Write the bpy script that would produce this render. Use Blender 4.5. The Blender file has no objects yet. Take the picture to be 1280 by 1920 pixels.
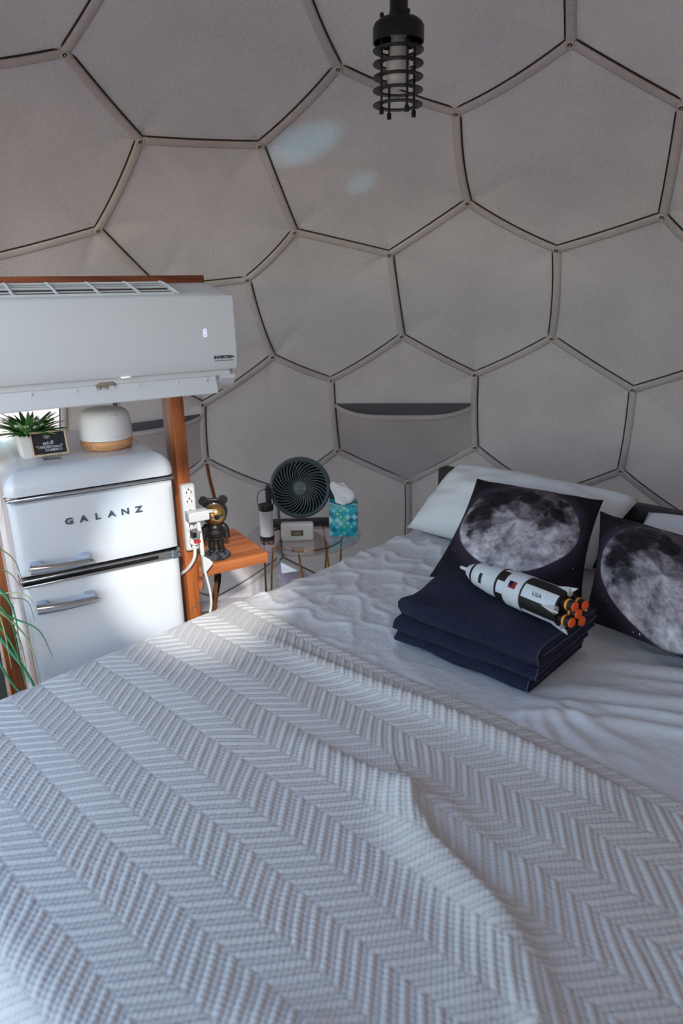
import bpy, bmesh, math, random
import numpy as np
from mathutils import Vector, Matrix, noise as mnoise
rnd = random.Random(7)
S = bpy.context.scene
COL = S.collection
PI = math.pi

# ------------------------------------------------------------------ camera, sky, sun, exposure
cam_d = bpy.data.cameras.new('camera')
cam = bpy.data.objects.new('camera', cam_d); COL.objects.link(cam)
CAM = Vector((0, 0, 1.58))
cam.matrix_world = Matrix.Translation(CAM) @ Matrix.Rotation(PI/2 - 0.32034, 4, 'X') @ Matrix.Rotation(-0.014486, 4, 'Z')
cam_d.sensor_fit = 'VERTICAL'; cam_d.sensor_height = 36.0
cam_d.lens = 36.0*1301.0/1920.0
cam_d.clip_start = 0.05; cam_d.clip_end = 500
cam_d.dof.use_dof = True; cam_d.dof.focus_distance = 2.0; cam_d.dof.aperture_fstop = 4.0
S.camera = cam

ADDED_SUN_OPENING = Vector((0.02, -0.218, 1.961))      # unseen opening added high in the rear to pass the sunbeam
SUN_SPOT = Vector((-0.407, 1.828, 0.835))         # where its sunbeam lands, beside the fridge
SKY = 0.76
SUN = 4.0
S.view_settings.view_transform = 'Standard'; S.view_settings.look = 'None'
S.view_settings.gamma = 1.0; S.view_settings.use_curve_mapping = False
S.view_settings.exposure = 0.0
S.render.film_transparent = False
S.cycles.use_denoising = True
S.cycles.max_bounces = 9; S.cycles.diffuse_bounces = 5; S.cycles.transparent_max_bounces = 24
S.cycles.sample_clamp_indirect = 6.0
S.cycles.caustics_reflective = False; S.cycles.caustics_refractive = False

w = bpy.data.worlds.new('sky'); S.world = w; w.use_nodes = True
nt = w.node_tree; nt.nodes.clear()
_sk = nt.nodes.new('ShaderNodeTexSky'); _sk.sky_type = 'NISHITA'; _sk.sun_disc = False
_d = (ADDED_SUN_OPENING - SUN_SPOT).normalized()
_sk.sun_elevation = math.asin(_d.z); _sk.sun_rotation = math.atan2(_d.x, _d.y)
_sk.air_density = 1.3; _sk.dust_density = 0.8; _sk.ozone_density = 2.6
_bg = nt.nodes.new('ShaderNodeBackground'); _bg.inputs[1].default_value = SKY
_wo = nt.nodes.new('ShaderNodeOutputWorld')
nt.links.new(_sk.outputs[0], _bg.inputs[0]); nt.links.new(_bg.outputs[0], _wo.inputs[0])

sun_d = bpy.data.lights.new('sun', 'SUN'); sun_d.energy = SUN; sun_d.angle = math.radians(2.4); sun_d.color = (1.0, 0.95, 0.88)
sun = bpy.data.objects.new('sun', sun_d); COL.objects.link(sun)
sun.matrix_world = Matrix.Translation((0, 0, 6)) @ _d.to_track_quat('Z', 'Y').to_matrix().to_4x4()

# added spots without a fixture, painting cool glints on the canvas
for _at, _half, _pw, _sx in (((-0.105, 2.700, 2.040), 1.3, 150, 2.4), ((0.100, 2.835, 1.935), 0.8, 95, 1.8), ((-0.545, 3.320, 0.900), 3.0, 42, 0.6)):
    _l = bpy.data.lights.new('added_glint_spot', 'SPOT'); _l.energy = _pw; _l.color = (0.30, 0.80, 1.0); _l.spot_size = math.radians(2*_half); _l.spot_blend = 1.0; _l.shadow_soft_size = 0.01
    _o = bpy.data.objects.new('added_glint_spot', _l); COL.objects.link(_o)
    _src = Vector((-0.6, -0.35, 1.15)); _o.matrix_world = Matrix.Translation(_src) @ (_src - Vector(_at)).to_track_quat('Z', 'Y').to_matrix().to_4x4() @ Matrix.Rotation(0.35, 4, 'Z') @ Matrix.Diagonal((_sx, 1, 1, 1))

# ------------------------------------------------------------------ helpers: materials
def lin(c):
    o = []
    for v in c[:3]:
        v = v/255.0
        o.append(v/12.92 if v <= 0.04045 else ((v+0.055)/1.055)**2.4)
    return (*o, 1.0)

class NT:
    """a small node-tree writer"""
    def __init__(s, m): s.t = m.node_tree; s.n = s.t.nodes; s.l = s.t.links
    def new(s, typ, **kw):
        n = s.n.new(typ)
        for k, v in kw.items():
            if k.startswith('i_'):
                key = k[2:]; n.inputs[int(key) if key.isdigit() else key.replace('_', ' ')].default_value = v
            else: setattr(n, k, v)
        return n
    def link(s, a, b): s.l.new(a, b)
    def math(s, op, a, b=None, c=None):
        n = s.n.new('ShaderNodeMath'); n.operation = op
        for k, v in enumerate((a, b, c)):
            if v is None: continue
            if isinstance(v, (int, float)): n.inputs[k].default_value = v
            else: s.l.new(v, n.inputs[k])
        return n.outputs[0]
    def mix(s, fac, a, b):
        n = s.n.new('ShaderNodeMix'); n.data_type = 'RGBA'
        for k, v in ((0, fac), (6, a), (7, b)):
            if isinstance(v, (int, float)): n.inputs[k].default_value = v
            elif isinstance(v, tuple): n.inputs[k].default_value = v
            else: s.l.new(v, n.inputs[k])
        return n.outputs[2]
    def ramp(s, fac, stops):
        n = s.n.new('ShaderNodeValToRGB'); r = n.color_ramp
        while len(r.elements) < len(stops): r.elements.new(0.5)
        for e, (p, c) in zip(r.elements, stops): e.position = p; e.color = c if len(c) == 4 else (*c, 1)
        s.l.new(fac, n.inputs[0]); return n.outputs[0]

def M(name, col, rough=0.5, metal=0.0, var=None, bump=None, sheen=0.0, coat=0.0, trans=0.0, ior=1.45, emit=None, spec=0.5):
    """principled material; col in sRGB 0-255; var=(scale, colour2, contrast); bump=(scale, strength, detail, distance)"""
    m = bpy.data.materials.new(name); m.use_nodes = True
    t = NT(m); b = t.n['Principled BSDF']
    b.inputs['Base Color'].default_value = lin(col); b.inputs['Roughness'].default_value = rough
    b.inputs['Metallic'].default_value = metal; b.inputs['Sheen Weight'].default_value = sheen
    b.inputs['Coat Weight'].default_value = coat; b.inputs['Transmission Weight'].default_value = trans
    b.inputs['IOR'].default_value = ior; b.inputs['Specular IOR Level'].default_value = spec
    if emit: b.inputs['Emission Color'].default_value = lin(emit[0]); b.inputs['Emission Strength'].default_value = emit[1]
    tc = None
    if var or bump: tc = t.new('ShaderNodeTexCoord').outputs['Object']
    if var:
        nz = t.new('ShaderNodeTexNoise', i_Scale=var[0], i_Detail=4.0); t.link(tc, nz.inputs['Vector'])
        k = var[2] if len(var) > 2 else 0.2
        f = t.ramp(nz.outputs[0], [(0.5-k, (0, 0, 0)), (0.5+k, (1, 1, 1))])
        t.link(t.mix(f, lin(col), lin(var[1])), b.inputs['Base Color'])
    if bump:
        nz = t.new('ShaderNodeTexNoise', i_Scale=bump[0], i_Detail=float(bump[2] if len(bump) > 2 else 3)); t.link(tc, nz.inputs['Vector'])
        bp = t.new('ShaderNodeBump', i_Strength=bump[1], i_Distance=bump[3] if len(bump) > 3 else 0.01)
        t.link(nz.outputs[0], bp.inputs['Height']); t.link(bp.outputs[0], b.inputs['Normal'])
    return m

def wood(name, c1, c2, axis='X', scale=1.0, rough=0.45):
    m = bpy.data.materials.new(name); m.use_nodes = True
    t = NT(m); b = t.n['Principled BSDF']; b.inputs['Roughness'].default_value = rough
    mp = t.new('ShaderNodeMapping'); tc = t.new('ShaderNodeTexCoord'); t.link(tc.outputs['Object'], mp.inputs[0])
    sc = {'X': (1.6, 22, 22), 'Y': (22, 1.6, 22), 'Z': (22, 22, 1.6)}[axis]
    mp.inputs['Scale'].default_value = [v*scale for v in sc]
    n1 = t.new('ShaderNodeTexNoise', i_Scale=1.0, i_Detail=5.0, i_Distortion=1.2); t.link(mp.outputs[0], n1.inputs['Vector'])
    n2 = t.new('ShaderNodeTexNoise', i_Scale=4.5, i_Detail=2.0); t.link(mp.outputs[0], n2.inputs['Vector'])
    f = t.math('ADD', t.math('MULTIPLY', n1.outputs[0], 0.75), t.math('MULTIPLY', n2.outputs[0], 0.25))
    t.link(t.ramp(f, [(0.36, lin(c2)), (0.5, lin(c1)), (0.64, lin(tuple(min(255, v*1.12) for v in c1)))]), b.inputs['Base Color'])
    bp = t.new('ShaderNodeBump', i_Strength=0.15, i_Distance=0.004); t.link(f, bp.inputs['Height']); t.link(bp.outputs[0], b.inputs['Normal'])
    return m

# ------------------------------------------------------------------ helpers: geometry
def link(o, parent=None):
    COL.objects.link(o)
    if parent is not None: o.parent = parent
    return o

def obj(name, bm, mat, parent=None, smooth=True, loc=None, rot=None, angle=None):
    me = bpy.data.meshes.new(name); bm.to_mesh(me); bm.free()
    for m in (mat if isinstance(mat, (list, tuple)) else [mat]): me.materials.append(m)
    if smooth:
        me.polygons.foreach_set('use_smooth', [True]*len(me.polygons))
        me.set_sharp_from_angle(angle=math.radians(angle or 40))
    o = bpy.data.objects.new(name, me); link(o, parent)
    if loc is not None: o.location = loc
    if rot is not None: o.rotation_euler = rot
    return o

def npmesh(name, V, F, mat, parent=None, smooth=True, uv=None, attr=None):
    """mesh from numpy arrays; F is (n,4) quads; uv per vertex (n,2); attr: {name: per-vertex float}"""
    V = np.asarray(V, np.float32); F = np.asarray(F, np.int32)
    me = bpy.data.meshes.new(name)
    me.vertices.add(len(V)); me.vertices.foreach_set('co', V.ravel())
    k = F.shape[1]
    me.loops.add(F.size); me.loops.foreach_set('vertex_index', F.ravel())
    me.polygons.add(len(F)); me.polygons.foreach_set('loop_start', np.arange(0, F.size, k, dtype=np.int32))
    me.polygons.foreach_set('use_smooth', np.full(len(F), smooth))
    if uv is not None:
        ul = me.uv_layers.new(name='UVMap'); ul.data.foreach_set('uv', np.asarray(uv, np.float32)[F.ravel()].ravel())
    if attr:
        for an, av in attr.items():
            a = me.attributes.new(an, 'FLOAT', 'POINT'); a.data.foreach_set('value', np.asarray(av, np.float32))
    me.update(calc_edges=True); me.validate()
    for m in (mat if isinstance(mat, (list, tuple)) else [mat]): me.materials.append(m)
    o = bpy.data.objects.new(name, me); return link(o, parent)

def grid_faces(nu, nv):
    i = np.arange(nu-1)[:, None]*nv + np.arange(nv-1)[None, :]
    return np.stack([i, i+nv, i+nv+1, i+1], -1).reshape(-1, 4)

def thing(name, label, cat, loc=(0, 0, 0), rotz=0.0, group=None):
    o = bpy.data.objects.new(name, None); COL.objects.link(o); o.empty_display_size = 0.05
    o.location = loc; o.rotation_euler = (0, 0, rotz)
    o['label'] = label; o['category'] = cat
    if group: o['group'] = group
    return o
def tag(o, label, cat, group=None):
    o['label'] = label; o['category'] = cat
    if group: o['group'] = group
    return o
def struct(o): o['kind'] = 'structure'; return o

def B(): return bmesh.new()
def box(bm, x0, x1, y0, y1, z0, z1, bev=0.0, seg=2, mi=0, mat=None):
    r = bmesh.ops.create_cube(bm, size=1.0); vs = r['verts']
    for v in vs: v.co = Vector(((x0+x1)/2 + v.co.x*(x1-x0), (y0+y1)/2 + v.co.y*(y1-y0), (z0+z1)/2 + v.co.z*(z1-z0)))
    fs = list({f for v in vs for f in v.link_faces})
    if bev > 0:
        es = list({e for v in vs for e in v.link_edges})
        rr = bmesh.ops.bevel(bm, geom=es, offset=bev, segments=seg, profile=0.5, affect='EDGES', clamp_overlap=True)
        fs = list(set(rr['faces']) | {f for v in rr['verts'] for f in v.link_faces})
    for f in fs: f.material_index = mi
    if mat is not None:
        vv = {v for f in fs for v in f.verts}
        for v in vv: v.co = mat @ v.co
    return fs
def lathe(bm, prof, n=32, mi=0, mat=None, cap0=True, cap1=True):
    """prof: [(r, z), ...] turned about z; returns faces"""
    rings = []
    for r, z in prof:
        ring = []
        for k in range(n):
            a = 2*PI*k/n; p = Vector((r*math.cos(a), r*math.sin(a), z))
            ring.append(bm.verts.new(mat @ p if mat is not None else p))
        rings.append(ring)
    fs = []
    for a, b in zip(rings, rings[1:]):
        for k in range(n): fs.append(bm.faces.new((a[k], a[(k+1) % n], b[(k+1) % n], b[k])))
    if cap0 and prof[0][0] > 1e-6: fs.append(bm.faces.new(rings[0][::-1]))
    if cap1 and prof[-1][0] > 1e-6: fs.append(bm.faces.new(rings[-1]))
    for f in fs: f.material_index = mi
    return fs
def frames(pts):
    P = [Vector(p) for p in pts]; T = []
    for i in range(len(P)):
        d = P[min(i+1, len(P)-1)] - P[max(i-1, 0)]; T.append(d.normalized())
    u = T[0].orthogonal().normalized(); out = []
    for i in range(len(P)):
        u = (u - T[i]*u.dot(T[i]))
        u = u.normalized() if u.length > 1e-6 else T[i].orthogonal().normalized()
        out.append((P[i], T[i], u, T[i].cross(u)))
    return out
def tube(bm, pts, r, n=8, mi=0, closed=False):
    fr = frames(pts); rings = []
    for i, (p, t, u, v) in enumerate(fr):
        rr = r[i] if isinstance(r, (list, tuple)) else r
        rings.append([bm.verts.new(p + (u*math.cos(2*PI*k/n) + v*math.sin(2*PI*k/n))*rr) for k in range(n)])
    fs = []
    pr = list(zip(rings, rings[1:]))
    if closed: pr.append((rings[-1], rings[0]))
    for a, b in pr:
        for k in range(n): fs.append(bm.faces.new((a[k], a[(k+1) % n], b[(k+1) % n], b[k])))
    if not closed:
        fs.append(bm.faces.new(rings[0][::-1])); fs.append(bm.faces.new(rings[-1]))
    for f in fs: f.material_index = mi
    return fs
def torus(bm, R, r, n=28, k=8, mi=0, mat=None, sz=1.0):
    g = []
    for i in range(n):
        a = 2*PI*i/n; ring = []
        for j in range(k):
            b = 2*PI*j/k; p = Vector(((R+r*math.cos(b))*math.cos(a), (R+r*math.cos(b))*math.sin(a), r*sz*math.sin(b)))
            ring.append(bm.verts.new(mat @ p if mat is not None else p))
        g.append(ring)
    for i in range(n):
        for j in range(k):
            f = bm.faces.new((g[i][j], g[(i+1) % n][j], g[(i+1) % n][(j+1) % k], g[i][(j+1) % k])); f.material_index = mi
def extrude_profile(bm, prof, x0, x1, mi=0, nx=1):
    """closed profile [(y,z)] counter-clockwise seen from +x, extruded along x"""
    rings = []
    for i in range(nx+1):
        x = x0 + (x1-x0)*i/nx
        rings.append([bm.verts.new((x, y, z)) for y, z in prof])
    n = len(prof); fs = []
    for a, b in zip(rings, rings[1:]):
        for k in range(n): fs.append(bm.faces.new((a[k], a[(k+1) % n], b[(k+1) % n], b[k])))
    fs.append(bm.faces.new(rings[0][::-1])); fs.append(bm.faces.new(rings[-1]))
    for f in fs: f.material_index = mi
    bmesh.ops.recalc_face_normals(bm, faces=fs)
    return fs
def bez(p0, p1, p2, p3, n=12):
    p0, p1, p2, p3 = map(Vector, (p0, p1, p2, p3)); o = []
    for i in range(n+1):
        t = i/n; s = 1-t; o.append(p0*s**3 + p1*3*s*s*t + p2*3*s*t*t + p3*t**3)
    return o
def smooth_path(pts, n=8):
    """Catmull-Rom through points"""
    P = [Vector(p) for p in pts]; P = [P[0]*2-P[1]] + P + [P[-1]*2-P[-2]]; o = []
    for i in range(1, len(P)-2):
        a, b, c, d = P[i-1:i+3]
        for k in range(n):
            t = k/n
            o.append(0.5*((2*b) + (c-a)*t + (2*a-5*b+4*c-d)*t*t + (3*b-a-3*c+d)*t**3))
    o.append(P[-2]); return o
def text(name, body, size, mat, parent, loc, rot, ext=0.0005, sx=1.0, spacing=1.0, align='CENTER', shear=0.0, bold=0.0):
    c = bpy.data.curves.new(name, 'FONT'); c.body = body; c.size = size; c.extrude = ext; c.space_character = spacing
    c.align_x = align; c.align_y = 'CENTER'; c.shear = shear; c.offset = bold; c.resolution_u = 4
    c.materials.append(mat)
    o = bpy.data.objects.new(name, c); link(o, parent); o.location = loc; o.rotation_euler = rot; o.scale = (sx, 1, 1)
    return o
def bake_text():
    """turn every lettering curve into a plain mesh object"""
    bpy.context.view_layer.update(); dg = bpy.context.evaluated_depsgraph_get()
    for o in [o for o in S.objects if o.type == 'FONT']:
        me = bpy.data.meshes.new_from_object(o.evaluated_get(dg)); nm = o.name; o.name = nm + '_old'
        n = bpy.data.objects.new(nm, me); COL.objects.link(n); n.parent = o.parent
        n.location = o.location; n.rotation_euler = o.rotation_euler; n.scale = o.scale
        bpy.data.objects.remove(o)
def copy_thing(src, loc=None, rotz=None, label=None):
    def cp(o, parent):
        c = o.copy(); COL.objects.link(c)
        if parent is not None: c.parent = parent
        for ch in list(o.children): cp(ch, c)
        return c
    r = cp(src, None)
    if loc is not None: r.location = loc
    if rotz is not None: r.rotation_euler = (0, 0, rotz)
    if label: r['label'] = label
    return r
# ------------------------------------------------------------------ materials
def fabric_mat(name, col, transl=0.2, rough=0.9):
    m = M(name, col, rough=rough, spec=0.15)
    t = NT(m); b = t.n['Principled BSDF']; out = t.n['Material Output']
    tc = t.new('ShaderNodeTexCoord').outputs['Object']
    n1 = t.new('ShaderNodeTexNoise', i_Scale=3.0, i_Detail=3.0); t.link(tc, n1.inputs['Vector'])
    n2 = t.new('ShaderNodeTexNoise', i_Scale=140.0, i_Detail=3.0); t.link(tc, n2.inputs['Vector'])
    f = t.math('ADD', t.math('MULTIPLY', n1.outputs[0], 0.5), t.math('MULTIPLY', n2.outputs[0], 0.5))
    c1 = lin(tuple(v*0.93 for v in col)); c2 = lin(tuple(min(255, v*1.06) for v in col))
    cc = t.ramp(f, [(0.35, c1), (0.65, c2)])
    t.link(cc, b.inputs['Base Color'])
    n3 = t.new('ShaderNodeTexNoise', i_Scale=5.0, i_Detail=2.0, i_Distortion=0.6); t.link(tc, n3.inputs['Vector'])
    h = t.math('ADD', t.math('MULTIPLY', n3.outputs[0], 1.0), t.math('MULTIPLY', n2.outputs[0], 0.035))
    bp = t.new('ShaderNodeBump', i_Strength=0.55, i_Distance=0.02); t.link(h, bp.inputs['Height']); t.link(bp.outputs[0], b.inputs['Normal'])
    tr = t.new('ShaderNodeBsdfTranslucent'); t.link(t.mix(1.0, cc, lin((236, 208, 182))), tr.inputs[0])
    mx = t.new('ShaderNodeMixShader', i_0=transl); t.link(b.outputs[0], mx.inputs[1]); t.link(tr.outputs[0], mx.inputs[2]); t.link(mx.outputs[0], out.inputs[0])
    return m
m_dome = fabric_mat('dome_canvas', (183, 178, 182), 0.05)
m_seam = fabric_mat('seam_canvas', (192, 186, 187), 0.035)
m_gap_shade = M('gap_shade_dark', (46, 38, 36), 0.9)  # dark tone painted for the shade in the seam gaps
m_pocket_shade = M('pocket_mouth_shade', (92, 90, 98), 0.95)  # dark grey painted for the shade inside the pockets
m_bolt = M('bolt_steel', (206, 198, 186), 0.4, 0.5)
m_boltd = M('bolt_dark', (58, 46, 42), 0.5, 0.6)
def clear_vinyl():
    m = bpy.data.materials.new('clear_vinyl'); m.use_nodes = True; t = NT(m); out = t.n['Material Output']
    a = t.new('ShaderNodeBsdfTransparent'); a.inputs[0].default_value = (0.96, 0.97, 0.97, 1)
    g = t.new('ShaderNodeBsdfGlossy', i_Roughness=0.03); fr = t.new('ShaderNodeLayerWeight')
    mx = t.new('ShaderNodeMixShader'); t.link(t.math('MULTIPLY_ADD', t.math('POWER', fr.outputs['Facing'], 4.0), 0.5, 0.03), mx.inputs[0]); t.link(a.outputs[0], mx.inputs[1]); t.link(g.outputs[0], mx.inputs[2]); t.link(mx.outputs[0], out.inputs[0])
    return m
m_vinyl = clear_vinyl()
m_white_gloss = M('white_enamel', (204, 209, 216), 0.22, coat=0.3)
m_white_plastic = M('white_plastic', (210, 214, 219), 0.38)
m_white_matte = M('white_matte', (228, 229, 230), 0.6)
m_chrome = M('chrome', (205, 207, 210), 0.12, 1.0)
m_black = M('black_plastic', (24, 24, 26), 0.45)
m_black_metal = M('black_metal', (26, 26, 29), 0.4, 0.3)
m_rubber = M('black_rubber', (18, 18, 19), 0.7)
m_grey_txt = M('grey_lettering', (88, 98, 108), 0.35, 0.5)
m_blk_txt = M('black_lettering', (32, 38, 52), 0.6)
m_wood_post = wood('stained_wood_upright', (172, 98, 52), (108, 56, 28), 'Z')
m_wood_beam = wood('stained_wood_beam', (138, 74, 42), (88, 44, 24), 'X')
m_wood_shelf = wood('stained_wood_shelf', (176, 104, 60), (112, 60, 32), 'X', 0.8)
m_floor = wood('floor_boards', (150, 120, 96), (122, 94, 74), 'X', 0.4, 0.6)

# ------------------------------------------------------------------ ground, floor
gm = B(); bmesh.ops.create_circle(gm, cap_ends=True, segments=48, radius=160)
for v in gm.verts: v.co.z = -0.16
m_ground = M('desert_sand', (198, 172, 150), 0.95, var=(0.5, (178, 152, 130), 0.25), bump=(3.0, 0.6, 5, 0.1))
struct(obj('ground', gm, m_ground, smooth=False))
DC = Vector((-0.055, 1.279, 0.389)); DR = 2.1717
fl = struct(obj('floor', (lambda b: (lathe(b, [(DR+0.1, -0.15), (DR+0.1, -0.012)], 64), b)[1])(B()), m_floor, smooth=False, loc=(DC.x, DC.y, 0)))
for k in range(-16, 17):                      # boards laid across the platform
    y = k*0.14; hw = math.sqrt(max(0.0, (DR+0.08)**2 - (abs(y)+0.07)**2))
    if hw > 0.1:
        b = B(); box(b, -hw, hw, y-0.067, y+0.067, -0.012, 0.0, 0.003, 1); obj('board', b, m_floor, fl)

# ------------------------------------------------------------------ geodesic dome lining: hexagonal canvas panels, seam strips, bolts
def geodesic(freq):
    v = [Vector((0, 0, 1))]
    z = 1/math.sqrt(5); r = 2/math.sqrt(5); a0 = math.radians(178.4916)
    v += [Vector((r*math.cos(a0+k*PI*0.4), r*math.sin(a0+k*PI*0.4), z)) for k in range(5)]
    v += [Vector((r*math.cos(a0+(k+0.5)*PI*0.4), r*math.sin(a0+(k+0.5)*PI*0.4), -z)) for k in range(5)] + [Vector((0, 0, -1))]
    fc = []
    for k in range(5):
        k1 = (k+1) % 5
        fc += [(0, 1+k, 1+k1), (1+k, 6+k, 1+k1), (1+k1, 6+k, 6+k1), (11, 6+k1, 6+k)]
    V = []; key = {}; T = []
    def add(p):
        p = p.normalized(); k = (round(p.x, 4), round(p.y, 4), round(p.z, 4))
        if k not in key: key[k] = len(V); V.append(p)
        return key[k]
    for a, b, c in fc:
        ix = {(i, j): add(v[a]*(freq-i-j) + v[b]*i + v[c]*j) for i in range(freq+1) for j in range(freq+1-i)}
        for i in range(freq):
            for j in range(freq-i):
                T.append((ix[i, j], ix[i+1, j], ix[i, j+1]))
                if i+j < freq-1: T.append((ix[i+1, j], ix[i+1, j+1], ix[i, j+1]))
    return V, T
GV, GT = geodesic(4)
HUB = [((GV[a]+GV[b]+GV[c])/3).normalized()*DR + DC for a, b, c in GT]
MEASURED = [(-0.757,2.250,2.201),(-0.648,2.567,2.035),(-0.264,2.681,2.035),(0.010,2.462,2.209),(-0.876,2.737,1.774),(-0.380,3.056,1.595),(-0.169,2.951,1.771),(0.210,3.002,1.685),(0.391,2.544,2.098),(0.656,2.237,2.204),(0.483,2.791,1.853),(0.823,2.784,1.686),(1.086,2.501,1.775),(0.986,2.229,2.042),(0.282,3.200,1.346),(0.616,3.191,1.172),(0.891,2.984,1.346),(1.212,2.874,1.142),(-0.306,3.253,1.259),(-0.041,3.317,1.140),(-0.648,3.264,1.042),(-0.667,3.331,0.754),(-0.017,3.416,0.772),(0.342,3.403,0.606),(0.653,3.288,0.811),(1.244,2.978,0.765),(-0.667,3.323,-0.016)]
for q in MEASURED:                                # the canvas was tied a little off the ideal hubs
    q = Vector(q); k = min(range(len(HUB)), key=lambda i: (HUB[i]-q).length)
    if (HUB[k]-q).length < 0.12: HUB[k] = q
for h in HUB:
    if h.z < 0.03: h.z = max(h.z, 0.0)
faces_of = [[] for _ in GV]
for ti, t in enumerate(GT):
    for k in t: faces_of[k].append(ti)
def ordered(k):
    n = GV[k]; u = n.orthogonal().normalized(); v_ = n.cross(u)
    return sorted(faces_of[k], key=lambda i: math.atan2((HUB[i]-DC).dot(v_), (HUB[i]-DC).dot(u)))
edge_pts = {}
def edge(i, j, n=14):
    if (i, j) in edge_pts: return edge_pts[i, j]
    a, b = HUB[min(i, j)], HUB[max(i, j)]
    rr = random.Random(min(i, j)*977 + max(i, j))
    mid = (a+b)/2; out = (mid-DC).normalized(); t = (b-a).normalized(); lat = out.cross(t)
    if lat.z > 0: lat = -lat
    bow = lat*((-0.002 + 0.010*rr.random()) if rr.random() < 0.75 else 0.010) - out*(0.001 + 0.006*rr.random())
    pts = [a.lerp(b, k/n) + bow*(4*(k/n)*(1-k/n)) for k in range(n+1)]
    if i > j: pts = pts[::-1]
    edge_pts[i, j] = pts; edge_pts[j, i] = pts[::-1]
    return pts
def azel(p):
    d = p - DC; return math.degrees(math.atan2(d.y, d.x)) % 360
ADDED_OPENING_R = 0.270
win_ids = {1: [], 2: []}; panel_objs = {}
dome = struct(bpy.data.objects.new('wall_dome', None)); COL.objects.link(dome)
win1 = struct(bpy.data.objects.new('window_1', None)); COL.objects.link(win1)
win2 = struct(bpy.data.objects.new('window_2', None)); COL.objects.link(win2)
def panel_mesh(k, ring_r=(1.0, 0.965, 0.92, 0.86, 0.78, 0.68, 0.56, 0.42, 0.25), flat=False):
    ids = ordered(k); loop = []
    for a, b in zip(ids, ids[1:]+ids[:1]): loop += edge(a, b)[:-1]
    c = sum((HUB[i] for i in ids), Vector())/len(ids); out = (c-DC).normalized()
    bm = B(); rings = []
    for r in ring_r:
        ring = []
        for p in loop:
            q = c + (p-c)*r
            if not flat:
                q = q + out*0.014*(1-r**4) + out*0.022*mnoise.noise(q*2.7)*(1-r*r) + out*0.006*mnoise.noise(q*7.0)*(1-r*r)
                for i_ in ids:                       # pull folds running in from the bolts
                    d_ = q - HUB[i_]; ax_ = (c-HUB[i_]).normalized(); al = d_.dot(ax_)
                    if 0 < al < 0.2:
                        pr = (d_ - ax_*al - out*d_.dot(out)).length
                        q = q + out*(0.0100*math.exp(-(pr/(0.012+0.10*al))**2)*(1-al/0.2)*min(1, al/0.02))*(1 if (i_ % 3) else -0.8)
            if q.z < 0: q.z = 0.0
            ring.append(bm.verts.new(q))
        rings.append(ring)
    n = len(loop)
    for A_, B_ in zip(rings, rings[1:]):
        for i in range(n): bm.faces.new((A_[(i+1) % n], A_[i], B_[i], B_[(i+1) % n]))
    bm.faces.new([rings[-1][i] for i in range(n)][::-1])
    return bm
for k in range(len(GV)):
    ids = ordered(k); c = DC + GV[k]*DR
    if max(HUB[i].z for i in ids) < 0.12: continue
    az = azel(c)
    clear = 0
    if (132 < az < 148 and c.z < 1.15): clear = 1
    elif 176 <= az < 248 and c.z < 2.05: clear = 2
    added_opening = (c - ADDED_SUN_OPENING).length < 0.15
    if added_opening:                                        # unseen round opening, added to shape the sunbeam
        out = (c-DC).normalized(); cc = sum((HUB[i] for i in ids), Vector())/len(ids); u_ = out.orthogonal().normalized(); v_ = out.cross(u_)
        lp_ = []
        for a, b_ in zip(ids, ids[1:]+ids[:1]): lp_ += edge(a, b_)[:-1]
        circ = []
        for p in lp_:
            d_ = p-cc; d_ -= out*d_.dot(out); circ.append(cc + d_.normalized()*ADDED_OPENING_R)
        bm = B(); r0 = [bm.verts.new(p) for p in lp_]; r1 = [bm.verts.new(p) for p in circ]; n_ = len(lp_)
        for i in range(n_): bm.faces.new((r0[(i+1) % n_], r0[i], r1[i], r1[(i+1) % n_]))
        panel_objs[k] = obj('fabric_panel', bm, m_dome, dome)
        bm = B(); bm.faces.new([bm.verts.new(p) for p in circ][::-1]); obj('pane', bm, m_vinyl, win2)
    elif clear:
        obj('pane', panel_mesh(k, (1.0, 0.6), True), m_vinyl, win1 if clear == 1 else win2)
        win_ids[clear].append(k)
    else:
        panel_objs[k] = obj('fabric_panel', panel_mesh(k), m_dome, dome)
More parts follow.
